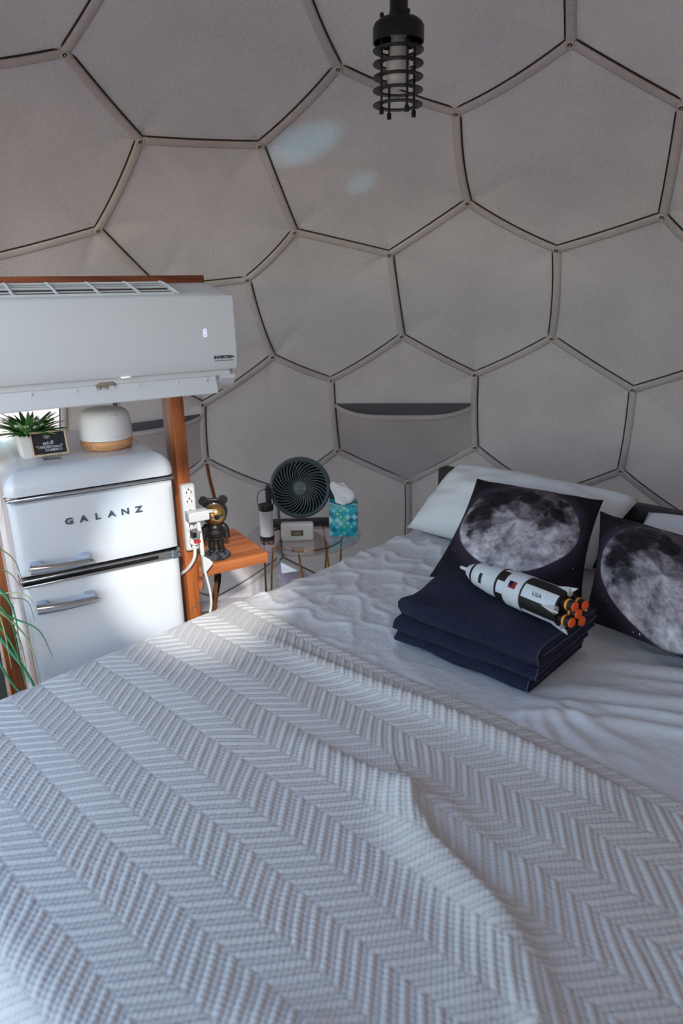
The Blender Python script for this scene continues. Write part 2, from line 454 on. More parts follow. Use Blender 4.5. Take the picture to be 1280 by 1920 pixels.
# seam strips and bolts where the lining can be seen
edges = {}
for ti, t in enumerate(GT):
    for a, b in ((0, 1), (1, 2), (2, 0)): edges.setdefault(frozenset((t[a], t[b])), []).append(ti)
def in_sight(p, m=0.35):
    q = cam.matrix_world.inverted() @ p
    if q.z > -0.3: return False
    x, y = q.x/-q.z, q.y/-q.z
    return abs(x) < 0.492+m and abs(y) < 0.738+m
bpy.context.view_layer.update()
seen_hub = set()
for e, (i, j) in edges.items():
    if HUB[i].z < 0.01 and HUB[j].z < 0.01: continue
    if not (in_sight(HUB[i]) or in_sight(HUB[j])): continue
    seen_hub |= {i, j}
    pts = edge(i, j); bm = B(); rows = []
    t = (pts[-1]-pts[0]).normalized()
    for q, p in enumerate(pts):
        inn = (DC-p).normalized(); wv = t.cross(inn).normalized()
        if wv.z < 0: wv = -wv
        rows.append([bm.verts.new(p + wv*a + inn*h) for a, h in ((-0.0150, -0.001), (-0.0135, 0.006), (-0.006, 0.0085), (0.006, 0.0085), (0.0125, 0.0075), (0.0140, 0.001))])
    for a, b in zip(rows, rows[1:]):
        for q in range(5): bm.faces.new((a[q], a[q+1], b[q+1], b[q]))
    bmesh.ops.recalc_face_normals(bm, faces=bm.faces[:])
    st = obj('seam_strip', bm, m_seam, dome, angle=70)
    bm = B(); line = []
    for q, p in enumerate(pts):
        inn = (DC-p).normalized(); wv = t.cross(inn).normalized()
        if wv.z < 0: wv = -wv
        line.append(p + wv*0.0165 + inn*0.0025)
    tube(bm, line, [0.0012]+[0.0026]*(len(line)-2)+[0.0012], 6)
    obj('seam_gap_shade', bm, m_gap_shade, st)  # dark tube stands in for the shaded gap beside the seam
bm = B(); torus(bm, 0.0100, 0.0036, 20, 8, 0); lathe(bm, [(0.0108, -0.004), (0.0108, 0.0006), (0.0, 0.0006)], 18, 1, cap0=False); lathe(bm, [(0.003, 0.0), (0.003, 0.003), (0.0, 0.0035)], 10, 0, cap0=False)
bolt0 = None
for h in sorted(seen_hub):
    if HUB[h].z < -0.03: continue
    inn = (DC-HUB[h]).normalized()
    if bolt0 is None: bolt0 = obj('bolt', bm, [m_bolt, m_boltd], dome); o = bolt0
    else: o = bolt0.copy(); COL.objects.link(o)
    o.location = HUB[h] + inn*0.0105; o.rotation_euler = inn.to_track_quat('Z', 'Y').to_euler()
# canvas pockets sewn across two panels: one on the lining behind the table, one behind the post
def pocket(k, drop, lean):
    ids = ordered(k); P = [HUB[i] for i in ids]; c = sum(P, Vector())/len(P)
    inn = (DC-c).normalized(); up = (Vector((0, 0, 1)) - inn*inn.z).normalized(); rt = up.cross(inn) if True else None
    L = [((p-c).dot(rt), (p-c).dot(up)) for p in P]
    xs = [q[0] for q in L]; x0, x1 = min(xs), max(xs)
    def span(x):                                   # lower edge of the hexagon under x
        lo = 9
        for (ax, ay), (bx, by) in zip(L, L[1:]+L[:1]):
            if min(ax, bx)-1e-6 <= x <= max(ax, bx)+1e-6 and abs(ax-bx) > 1e-5: lo = min(lo, ay+(by-ay)*(x-ax)/(bx-ax))
        return lo
    nx, ny = 24, 8; bm = B(); g = []
    xa, xb = x0+0.012, x1-0.012
    for i in range(nx+1):
        f = i/nx; x = xa+(xb-xa)*f
        top = 0.055 + lean*(f-0.5) - drop*(1-(2*f-1)**4)
        lo = min(span(x)+0.012, top-0.01); col = []
        for j in range(ny+1):
            h = j/ny; y = lo+(top-lo)*h
            sag = 0.004 + 0.030*h*h*(1-(2*f-1)**2)
            col.append(bm.verts.new(c + rt*x + up*y + inn*sag))
        y = top
        for dy, ds in ((0.0, 0.0045), (-0.016, 0.0045)):
            col.append(bm.verts.new(c + rt*x + up*(y+dy+0.003*(dy == 0)) + inn*(0.004+0.030*(1-(2*f-1)**2)+ds)))
        g.append(col)
    shade_rows = []
    for i in range(nx+1):
        f = i/nx; x = xa+(xb-xa)*f; y1 = 0.058+lean*(f-0.5); y0 = y1-0.012-drop*(1-(2*f-1)**4)
        shade_rows.append([bm.verts.new(c + rt*x + up*y1 + inn*0.003), bm.verts.new(c + rt*x + up*max(y0, span(x)+0.012) + inn*0.003)])
    for a, b in zip(shade_rows, shade_rows[1:]): bm.faces.new((a[0], b[0], b[1], a[1])).material_index = 2  # dark sheet painting the shade inside the pocket mouth
    for a, b in zip(g, g[1:]):
        for j in range(ny+2):
            f = bm.faces.new((a[j], b[j], b[j+1], a[j+1])); f.material_index = 0 if j < ny else 1
    bmesh.ops.recalc_face_normals(bm, faces=bm.faces[:])
    o = obj('pocket', bm, [m_dome, m_seam, m_pocket_shade], panel_objs[k], angle=60); return o
def nearest_panel(p): return min(panel_objs, key=lambda k: (DC+GV[k]*DR-Vector(p)).length)
pocket(nearest_panel((0.31, 3.35, 0.98)), 0.05, 0.012)
pocket(nearest_panel((-0.95, 3.18, 0.92)), 0.03, 0.03)
# ------------------------------------------------------------------ bed: base, mattress, headboard, duvet, blanket
BA = math.radians(47.26)
UB = Vector((math.cos(BA), math.sin(BA), 0)); VB = Vector((math.sin(BA), -math.cos(BA), 0))
BO = UB*0.17 + VB*(-1.558)                          # foot corner on the left side, floor level
BZ = 0.68; BL, BW = 2.06, 1.52
def bed(s, t, z=BZ): return BO + UB*s + VB*t + Vector((0, 0, z))
BM4 = Matrix.Translation(BO) @ Matrix((( UB.x, -VB.x, 0, 0), (UB.y, -VB.y, 0, 0), (0, 0, 1, 0), (0, 0, 0, 1)))   # x along the bed, -y across
m_frame = M('charcoal_bed_frame', (44, 42, 44), 0.55)
m_mattress = M('mattress_ticking', (214, 212, 208), 0.85)
bt = thing('bed', 'double bed with a charcoal headboard, under white duvet and knitted blanket', 'bed', BO, BA)
def bbox(name, s0, s1, t0, t1, z0, z1, mat, bev=0.01, par=bt):
    b = B(); box(b, s0, s1, -t1, -t0, z0, z1, bev, 3); return obj(name, b, mat, par)
bbox('base', 0.03, BL-0.02, 0.03, BW-0.03, 0.16, 0.36, m_frame)
bbox('mattress', 0.03, BL-0.02, 0.03, BW-0.03, 0.362, 0.652, m_mattress, 0.06)
for s in (0.12, BL-0.14):
    for t in (0.1, BW-0.16): bbox('leg', s, s+0.06, t, t+0.06, 0.0, 0.158, m_frame, 0.004)
hb = bbox('headboard', 2.125, 2.155, 0.04, BW-0.02, 0.20, 0.80, m_frame, 0.004)
bbox('headboard_rail', 2.115, 2.170, -0.01, BW+0.03, 0.805, 0.855, m_frame, 0.006, hb)
for t in (-0.012, BW-0.01): bbox('headboard_post', 2.112, 2.172, t, t+0.05, 0.0, 0.853, m_frame, 0.006, hb)

m_duvet = M('white_cotton', (214, 215, 218), 0.85, bump=(34.0, 0.5, 5, 0.008), sheen=0.1)
def drape(q, r=0.075):
    """arc length q from the fold line inward (negative hangs down) -> (offset from edge, drop)"""
    q = np.asarray(q, float); th = np.clip((r-q)/r, 0, PI/2)
    x = np.where(q >= r, q, r - r*np.sin(th)); d = r*(1-np.cos(th))
    d = d + np.maximum(0, (r - r*PI/2) - q); return x, d
def vnoise(P, f, seed=0.0, kind='n'):
    out = np.empty(len(P)); k = 0
    for p in P:
        v = mnoise.noise(Vector((p[0]*f+seed, p[1]*f*1.0-seed, seed*1.7))); out[k] = v; k += 1
    return out
def bed_surface(S_, T_, lift):
    xs, ds = drape(S_); xt, dt = drape(T_)
    drop = np.minimum(ds+dt, 0.46)
    z = BZ + lift - drop
    return xs, xt, z, drop
def to_world(xs, xt, z):
    P = np.empty((len(xs), 3))
    P[:, 0] = BO.x + UB.x*xs + VB.x*xt; P[:, 1] = BO.y + UB.y*xs + VB.y*xt; P[:, 2] = z
    return P
def soft_swell(s, t):
    return 0.010*np.sin(2.1*s+0.7)*np.sin(2.6*t+0.4) - 0.006
# duvet
ns, nt_ = 300, 240
s_ = np.linspace(-0.20, 1.98, ns); t_ = np.linspace(-0.34, BW+0.02, nt_)
Sg, Tg = np.meshgrid(s_, t_, indexing='ij'); Sg = Sg.ravel(); Tg = Tg.ravel()
xs, xt, z, drop = bed_surface(Sg, Tg, 0.0)
z = z + soft_swell(Sg, Tg)
def ridge(a, w): return np.exp(-(a/w)**2)
PQ = np.stack([Sg, Tg], 1)
n1 = vnoise(PQ, 2.2, 3.1); n2 = vnoise(PQ, 5.5, 8.3); n3 = vnoise(PQ, 11.0, 1.9)
left = np.clip(1.15 - Tg*1.3, 0, 1); right = np.clip((Tg-0.45)*2.0, 0, 1)
# left: short crossing creases; right: long soft folds running across the bed
wr = 0.006*(1-np.abs(n2))**4 + 0.011*(1-np.abs(n3+0.35*n1))**9*left
along = Sg*1.0 - 0.45*(Tg-0.9) + 0.05*n1
fold = np.zeros_like(Sg)
for c, wd, h, t0 in ((1.03, 0.022, 0.012, 0.85), (1.10, 0.018, 0.012, 0.95), (1.17, 0.03, 0.013, 0.9), (1.25, 0.016, 0.009, 1.0), (1.31, 0.03, 0.014, 0.95), (1.40, 0.02, 0.010, 1.0), (1.47, 0.024, 0.010, 0.95)):
    fold += h*ridge(along + 0.03*n2 - c, wd)*np.clip((Tg-t0)*5, 0, 1)
# creases fanning out from under the front of the towel pile
for a, h in ((-0.7, 0.012), (-0.35, 0.011), (0.0, 0.010), (0.35, 0.010), (-1.05, 0.008)):
    ds_, dt_ = (Sg-1.13), (Tg-0.93); rr = np.hypot(ds_, dt_)+1e-6; an = np.arctan2(-ds_, dt_)
    fold += h*ridge((an-0.8-a)*rr, 0.016)*np.clip(rr*12, 0, 1)*np.clip(1.6-rr*5, 0, 1)
amp = np.clip((Sg-0.85)*6, 0, 1)
z = z + amp*(wr + fold*right - 0.006) - (1-amp)*0.006
z -= 0.02*np.clip((Sg-1.86)*8, 0, 1)
hang = np.clip(drop-0.08, 0, 1)
xt2 = xt + 0.034*np.clip(drop/0.06, 0, 1) - 0.008*hang*np.sin(Sg*19+2*np.sin(Sg*4))*3
dv = npmesh('duvet', to_world(xs, xt2, z), grid_faces(ns, nt_), m_duvet)
tag(dv, 'rumpled white cotton duvet spread over the bed', 'duvet')

# blanket: chunky chevron weave, cords raised in the mesh
m_blanket = bpy.data.materials.new('chevron_knit'); m_blanket.use_nodes = True
t = NT(m_blanket); b = t.n['Principled BSDF']; b.inputs['Roughness'].default_value = 0.95; b.inputs['Specular IOR Level'].default_value = 0.1; b.inputs['Sheen Weight'].default_value = 0.15
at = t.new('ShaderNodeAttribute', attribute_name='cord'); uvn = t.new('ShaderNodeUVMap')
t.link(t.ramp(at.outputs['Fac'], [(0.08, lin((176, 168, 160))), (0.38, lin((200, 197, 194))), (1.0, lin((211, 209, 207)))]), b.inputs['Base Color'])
sp = t.new('ShaderNodeSeparateXYZ'); t.link(uvn.outputs[0], sp.inputs[0])
ph = t.math('ADD', t.math('MULTIPLY', sp.outputs[0], 2*PI/0.0088), t.math('MULTIPLY', sp.outputs[1], 6.0))
strand = t.math('MULTIPLY_ADD', t.math('SINE', ph), 0.5, 0.5)
bp = t.new('ShaderNodeBump', i_Strength=0.26, i_Distance=0.0018); t.link(strand, bp.inputs['Height']); t.link(bp.outputs[0], b.inputs['Normal'])
EDGE = 1.0
ns, nt_ = 540, 780
s_ = np.linspace(-0.26, EDGE, ns); t_ = np.linspace(-0.30, 1.60, nt_)
Sg, Tg = np.meshgrid(s_, t_, indexing='ij'); Sg = Sg.ravel(); Tg = Tg.ravel()
cs, ct = 60, 70                                     # large-scale shape from a coarse noise grid
PQ = np.stack([Sg, Tg], 1)
def coarse(f, seed):
    a = np.linspace(-0.26, EDGE, cs); b_ = np.linspace(-0.30, 1.60, ct)
    A, B2 = np.meshgrid(a, b_, indexing='ij'); v = vnoise(np.stack([A.ravel(), B2.ravel()], 1), f, seed).reshape(cs, ct)
    fi = (Sg+0.26)/(EDGE+0.26)*(cs-1); fj = (Tg+0.30)/1.90*(ct-1)
    i0 = np.clip(fi.astype(int), 0, cs-2); j0 = np.clip(fj.astype(int), 0, ct-2); u = fi-i0; v_ = fj-j0
    return v[i0, j0]*(1-u)*(1-v_)+v[i0+1, j0]*u*(1-v_)+v[i0, j0+1]*(1-u)*v_+v[i0+1, j0+1]*u*v_
c1 = coarse(2.6, 4.4); c2 = coarse(6.0, 9.1)
# the weave is pulled about by the rumples
ps = Sg + 0.010*c1 + 0.018*np.clip(Tg-0.35, 0, 1)*c2; pt = Tg + 0.012*c2 + 0.02*c1
PERIOD, WV = 0.142, 0.545                            # upright cords fill the wider band of each pair
fb = ps/PERIOD + 0.78; ib = np.floor(fb); f0 = fb-ib
up_ = f0 < WV
fr = np.where(up_, f0/WV, (f0-WV)/(1-WV)); tri = np.where(up_, fr, 1-fr)*PERIOD*0.5*0.76; BAND = PERIOD*0.5
PITCH = 0.0295
across = (pt + tri)/PITCH
pfr = across - np.floor(across)
thick = pfr < 0.56
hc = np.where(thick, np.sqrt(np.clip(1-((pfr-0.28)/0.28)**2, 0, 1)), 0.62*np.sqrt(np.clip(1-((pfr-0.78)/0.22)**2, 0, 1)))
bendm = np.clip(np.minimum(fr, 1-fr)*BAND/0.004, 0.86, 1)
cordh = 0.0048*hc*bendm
dirn = np.where(up_, 1.0, -1.0)
alongc = ps*0.80 - dirn*pt*0.60
strand_ = 0.5+0.5*np.sin(alongc*2*PI/0.0088 + pfr*6.0*np.where(thick, 1, 1.6))
cordh = cordh*(0.95+0.05*strand_)
# rumples: one sharp S-shaped fold, a long tuck beside the top edge, soft swells
def pathfold(pts, wd, h, skew=0.0):
    best = np.full(len(Sg), 9.0); sd = np.zeros(len(Sg)); hh = np.zeros(len(Sg)); L = len(pts)-1
    for q in range(L):
        a = np.array(pts[q][:2]); d = np.array(pts[q+1][:2])-a; L2 = d@d
        u = np.clip(((Sg-a[0])*d[0]+(Tg-a[1])*d[1])/L2, 0, 1)
        ex = Sg-a[0]-u*d[0]; ey = Tg-a[1]-u*d[1]; r = np.hypot(ex, ey)
        m = r < best; best = np.where(m, r, best); sd = np.where(m, np.sign(ex*d[1]-ey*d[0]), sd)
        hh = np.where(m, pts[q][2]*(1-u)+pts[q+1][2]*u, hh)
    w_ = np.where(sd > 0, wd*(1+skew), wd*(1-skew))
    return h*hh*np.exp(-(best/w_)**2)
FOLDS = [([(0.70, 0.90, 0.3), (0.675, 0.93, 0.9), (0.64, 0.97, 1.0), (0.605, 1.03, 1.0), (0.585, 1.11, 0.85), (0.555, 1.20, 0.6), (0.525, 1.265, 0.35), (0.48, 1.30, 0.1)], 0.034, 0.030, -0.42),
         ([(0.65, 0.60, 0.05), (0.66, 0.74, 0.5), (0.675, 0.86, 0.8), (0.685, 0.94, 1.0), (0.695, 1.0, 0.8), (0.675, 1.08, 0.5), (0.66, 1.2, 0.1)], 0.032, 0.015, -0.3),
         ([(0.90, 0.30, 0.1), (0.905, 0.5, 0.6), (0.915, 0.75, 1.0), (0.93, 1.0, 1.0), (0.935, 1.12, 0.9), (0.945, 1.22, 0.2)], 0.026, 0.022, -0.45),
         ([(0.20, 0.98, 0.2), (0.24, 1.10, 0.8), (0.22, 1.2, 0.6), (0.20, 1.3, 0.3)], 0.04, 0.018, 0.0),
         ([(0.90, 1.25, 0.3), (0.80, 1.2, 0.7), (0.62, 1.18, 0.7), (0.45, 1.22, 0.4)], 0.045, 0.016, 0.0),
         ([(0.50, 1.24, 0.2), (0.46, 1.30, 0.8), (0.42, 1.36, 0.6)], 0.035, 0.018, 0.3)]
rum = np.zeros(len(Sg))
for a in FOLDS: rum += pathfold(*a)
rum += 0.006*c1*np.clip(Tg*2, 0, 1) + 0.003*c2
sl = Sg; xs, dss = drape(sl); xt, dtt = drape(Tg)
drop = np.minimum(dss+dtt, 0.50)
lift = soft_swell(Sg, Tg) + 0.006 + np.maximum(rum, -0.004)
top = 1 - np.clip(drop/0.07, 0, 1)
ox = np.where(dss > 0.05, -1.0, 0)*(cordh*0.9+0.012); oy = np.where(dtt > 0.05, -1.0, 0)*(cordh*0.9+0.004) + 0.026*np.clip(dtt/0.06, 0, 1)
edge_drop = 0.004*np.clip((Sg-(EDGE-0.012))/0.012, 0, 1)
P = to_world(xs+ox, xt+oy, BZ - drop + lift + cordh*np.maximum(top, 0.25) - edge_drop)
lat = 0.006*c1; P[:, 0] += UB.x*lat*0; 
# slightly wavering top edge
wav = np.clip((Sg-0.85)/0.2, 0, 1)*(0.012*np.sin(Tg*7.0+1.0) - 0.045*np.clip(Tg-1.0, 0, 1)*0)
P[:, 0] += UB.x*wav; P[:, 1] += UB.y*wav
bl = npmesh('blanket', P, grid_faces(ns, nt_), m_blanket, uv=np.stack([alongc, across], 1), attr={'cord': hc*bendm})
tag(bl, 'off-white chunky chevron-weave blanket over the foot of the bed', 'blanket')

# ------------------------------------------------------------------ pillows
def pillow_mesh(c00, c10, c11, c01, thick, n=30, pinch=0.05, puff=0.5, seed=0.0, wr=0.004, sag=0.0):
    """corners: bottom left, bottom right, top right, top left (front face seen from the room)"""
    a, b_, c, d = (np.array(v) for v in (c00, c10, c11, c01))
    g = np.linspace(-1, 1, n); Ug, Vg = np.meshgrid(g, g, indexing='ij'); u = Ug.ravel(); v = Vg.ravel()
    nrm = np.cross(b_-a, d-a); nrm /= np.linalg.norm(nrm)
    pu = u*(1 - pinch*(1-v*v)*np.abs(u)**3); pv = v*(1 - pinch*(1-u*u)*np.abs(v)**3)
    f, h = (pu+1)/2, (pv+1)/2
    P0 = ((1-f)*(1-h))[:, None]*a + (f*(1-h))[:, None]*b_ + (f*h)[:, None]*c + ((1-f)*h)[:, None]*d
    th = thick*0.5*((1-u**2).clip(0)**puff)*((1-v**2).clip(0)**puff)
    wn = vnoise(np.stack([u*1.6, v*1.6], 1), 1.5, seed)*wr + vnoise(np.stack([u, v], 1), 4.2, seed+3)*wr*0.6
    ed = (1-u**2).clip(0)**0.3*(1-v**2).clip(0)**0.3
    F = P0 + nrm*(th+wn*ed)[:, None]; Bk = P0 - nrm*(th*0.8)[:, None]
    if sag: F[:, 2] -= sag*(1-v*v)*ed; Bk[:, 2] -= sag*(1-v*v)*ed
    V = np.concatenate([F, Bk]); q = grid_faces(n, n); N = n*n
    uv = np.stack([f, h], 1)
    return V, np.concatenate([q, (q+N)[:, ::-1]]), np.concatenate([uv, uv]), len(q)
def pillow(name, label, corners, thick, mats, back_slot=None, group=None, **kw):
    V, F, uv, nf_ = pillow_mesh(*corners, thick, **kw)
    o = npmesh(name, V, F, mats, uv=uv)
    if back_slot is not None: o.data.polygons.foreach_set('material_index', [0]*nf_+[back_slot]*(len(F)-nf_))
    # weld the rim
    bm = B(); bm.from_mesh(o.data); bmesh.ops.remove_doubles(bm, verts=bm.verts[:], dist=0.0006)
    bmesh.ops.recalc_face_normals(bm, faces=bm.faces[:]); bm.to_mesh(o.data); bm.free()
    return tag(o, label, 'pillow', group)
m_case = M('white_pillowcase', (218, 221, 226), 0.8, bump=(14.0, 0.4, 3, 0.01), sheen=0.1)
pillow('white_pillow', 'plain white pillow leaning on the headboard behind the left moon cushion', (bed(1.80, 0.07, 0.70), bed(1.86, 0.76, 0.70), bed(2.10, 0.80, 0.885), bed(2.05, 0.115, 0.90)), 0.25, m_case, pinch=0.04, puff=0.42, seed=2.0, wr=0.022)
pillow('white_pillow', 'plain white pillow behind the right moon cushion, cut by the photo edge', (bed(1.84, 0.82, 0.70), bed(1.80, 1.50, 0.70), bed(2.06, 1.47, 0.87), bed(2.08, 0.84, 0.855)), 0.17, m_case, pinch=0.03, puff=0.45, seed=6.0, wr=0.012)

def moon_mat(name, rot=0.0, cx=0.5, cy=0.5, rad=0.42):
    m = bpy.data.materials.new(name); m.use_nodes = True; t = NT(m); b = t.n['Principled BSDF']
    b.inputs['Roughness'].default_value = 0.75; b.inputs['Specular IOR Level'].default_value = 0.2
    uv = t.new('ShaderNodeUVMap').outputs[0]
    mp = t.new('ShaderNodeMapping'); t.link(uv, mp.inputs[0]); mp.inputs['Location'].default_value = (-cx, -cy, 0)
    sp = t.new('ShaderNodeSeparateXYZ'); t.link(mp.outputs[0], sp.inputs[0])
    r = t.math('SQRT', t.math('ADD', t.math('MULTIPLY', sp.outputs[0], sp.outputs[0]), t.math('MULTIPLY', sp.outputs[1], sp.outputs[1])))
    nz = t.new('ShaderNodeTexNoise', i_Scale=7.0, i_Detail=7.0, i_Roughness=0.65); t.link(mp.outputs[0], nz.inputs['Vector'])
    sub = t.new('ShaderNodeVectorMath', operation='SUBTRACT'); t.link(nz.outputs['Color'], sub.inputs[0]); sub.inputs[1].default_value = (0.5, 0.5, 0.5)
    sc = t.new('ShaderNodeVectorMath', operation='SCALE'); t.link(sub.outputs[0], sc.inputs[0]); sc.inputs['Scale'].default_value = 0.27
    wp = t.new('ShaderNodeVectorMath', operation='ADD'); t.link(mp.outputs[0], wp.inputs[0]); t.link(sc.outputs[0], wp.inputs[1])
    acc = None                                      # the dark seas
    for x, y, rx, k in ((-0.20, 0.21, 0.15, 1.0), (-0.29, 0.05, 0.12, 1.0), (-0.25, -0.10, 0.08, 0.8), (-0.12, 0.30, 0.10, 0.9), (0.02, 0.25, 0.10, 1.0), (0.12, 0.18, 0.085, 0.9), (0.24, 0.14, 0.095, 1.0), (0.20, 0.02, 0.075, 0.85), (0.27, 0.27, 0.055, 1.0), (-0.32, -0.16, 0.05, 0.9), (-0.10, 0.12, 0.06, 0.6)):
        vd = t.new('ShaderNodeVectorMath', operation='DISTANCE'); t.link(wp.outputs[0], vd.inputs[0]); vd.inputs[1].default_value = (x*rad/0.42, y*rad/0.42, 0)
        bl_ = t.new('ShaderNodeMapRange', interpolation_type='SMOOTHSTEP'); t.link(vd.outputs['Value'], bl_.inputs[0])
        for q, val in ((1, rx*0.6), (2, rx*1.35), (3, k), (4, 0.0)): bl_.inputs[q].default_value = val
        acc = bl_.outputs[0] if acc is None else t.math('MAXIMUM', acc, bl_.outputs[0])
    n2 = t.new('ShaderNodeTexNoise', i_Scale=16.0, i_Detail=6.0, i_Roughness=0.7); t.link(mp.outputs[0], n2.inputs['Vector'])
    # bright rays fanning from a crater low on the disc
    rv = t.new('ShaderNodeVectorMath', operation='SUBTRACT'); t.link(mp.outputs[0], rv.inputs[0]); rv.inputs[1].default_value = (0.06, -0.27*rad/0.42, 0)
    rs = t.new('ShaderNodeSeparateXYZ'); t.link(rv.outputs[0], rs.inputs[0])
    an = t.math('ARCTAN2', rs.outputs[1], rs.outputs[0])
    cb = t.new('ShaderNodeCombineXYZ'); t.link(an, cb.inputs[0])
    rn = t.new('ShaderNodeTexNoise', i_Scale=5.0, i_Detail=3.0); t.link(cb.outputs[0], rn.inputs['Vector'])
    nl = t.new('ShaderNodeTexNoise', i_Scale=5.5, i_Detail=4.0, i_Roughness=0.6); t.link(mp.outputs[0], nl.inputs['Vector'])
    lowb = t.math('MULTIPLY', sp.outputs[1], -0.22)
    high = t.math('ADD', t.math('ADD', t.math('MULTIPLY', n2.outputs[0], 0.42), t.math('MULTIPLY', nl.outputs[0], 0.52)), t.math('ADD', t.math('MULTIPLY', rn.outputs[0], 0.03), lowb))
    hc_ = t.ramp(high, [(0.38, lin((84, 78, 86))), (0.50, lin((154, 148, 156))), (0.64, lin((230, 225, 232)))])
    dk = t.ramp(n2.outputs[0], [(0.35, lin((14, 12, 16))), (0.68, lin((50, 45, 52)))])
    moon = t.mix(acc, hc_, dk)
    limb = t.new('ShaderNodeMapRange', interpolation_type='SMOOTHSTEP'); t.link(r, limb.inputs[0])
    for q, val in ((1, rad-0.008), (2, rad+0.004), (3, 1.0), (4, 0.0)): limb.inputs[q].default_value = val
    vo = t.new('ShaderNodeTexVoronoi', i_Scale=26.0); t.link(mp.outputs[0], vo.inputs['Vector'])
    cr = t.new('ShaderNodeSeparateColor'); t.link(vo.outputs['Color'], cr.inputs[0])
    star = t.math('MULTIPLY', t.math('LESS_THAN', vo.outputs['Distance'], t.math('MULTIPLY', cr.outputs[0], 0.10)), t.math('GREATER_THAN', cr.outputs[1], 0.62))
    halo = t.new('ShaderNodeMapRange'); t.link(r, halo.inputs[0])
    for q, val in ((1, rad), (2, rad+0.09), (3, 1.0), (4, 0.0)): halo.inputs[q].default_value = val
    n4 = t.new('ShaderNodeTexNoise', i_Scale=3.0, i_Detail=3.0); t.link(mp.outputs[0], n4.inputs['Vector'])
    sky = t.mix(t.math('MULTIPLY', halo.outputs[0], 0.6), t.ramp(n4.outputs[0], [(0.4, lin((19, 16, 22))), (0.7, lin((36, 29, 42)))]), lin((74, 62, 82)))
    space = t.mix(star, sky, lin((225, 222, 230)))
    t.link(t.mix(limb.outputs[0], space, moon), b.inputs['Base Color'])
    n5 = t.new('ShaderNodeTexNoise', i_Scale=5.0, i_Detail=3.0); t.link(uv, n5.inputs['Vector'])
    bp = t.new('ShaderNodeBump', i_Strength=0.5, i_Distance=0.03); t.link(n5.outputs[0], bp.inputs['Height']); t.link(bp.outputs[0], b.inputs['Normal'])
    return m
m_moon1 = moon_mat('moon_print', rad=0.415, cx=0.49, cy=0.51)
m_moon2 = moon_mat('moon_print_large', rad=0.44, cx=0.53, cy=0.47)
m_space = M('black_cushion_back', (24, 21, 27), 0.8)
pillow('moon_cushion', 'black cushion printed with a full moon, tilted, on the left white pillow', (bed(1.462, 0.415, 0.71), bed(1.585, 0.85, 0.71), bed(1.915, 0.753, 0.918), bed(1.835, 0.342, 0.932)), 0.15, [m_moon1, m_space], 1, pinch=0.07, puff=0.55, seed=1.0, wr=0.006)
pillow('moon_cushion', 'black cushion printed with a larger full moon, on the right beside the toy rocket', (bed(1.50, 0.895, 0.71), bed(1.405, 1.33, 0.71), bed(1.745, 1.20, 0.905), bed(1.84, 0.775, 0.905)), 0.15, [m_moon2, m_space], 1, pinch=0.06, puff=0.55, seed=4.0, wr=0.006)

# ------------------------------------------------------------------ navy towels, folded, stacked in three
m_towel = M('navy_terry', (24, 26, 46), 0.95, var=(300.0, (44, 47, 74), 0.2), bump=(330.0, 1.0, 2, 0.006), sheen=0.06, spec=0.1)
m_hem = M('towel_hem', (66, 70, 96), 0.85)
def ribbon_fold(layers, depth, th, gap=0.0015, lift=0.0, overhang=()):
    """centre line of a towel folded into flat layers, in (x: depth, z)"""
    path = []; x0, x1 = th*0.6, depth
    for k in range(layers):
        z = th*0.5 + k*(th+gap); o = overhang[k] if k < len(overhang) else 0.0
        xs_ = np.linspace(x0, x1-o, 9)
        pts = [(x, z) for x in (xs_ if k % 2 else xs_[::-1])]
        if k:
            px, pz = path[-1]; cx = px; sgn = 1 if (k % 2 == 0) else -1
            for q in range(1, 6):
                a = -PI/2 + PI*q/6; path.append((cx + sgn*math.cos(a)*th*0.62, (pz+z)/2 + math.sin(a)*(z-pz)/2))
        path += pts
    return path
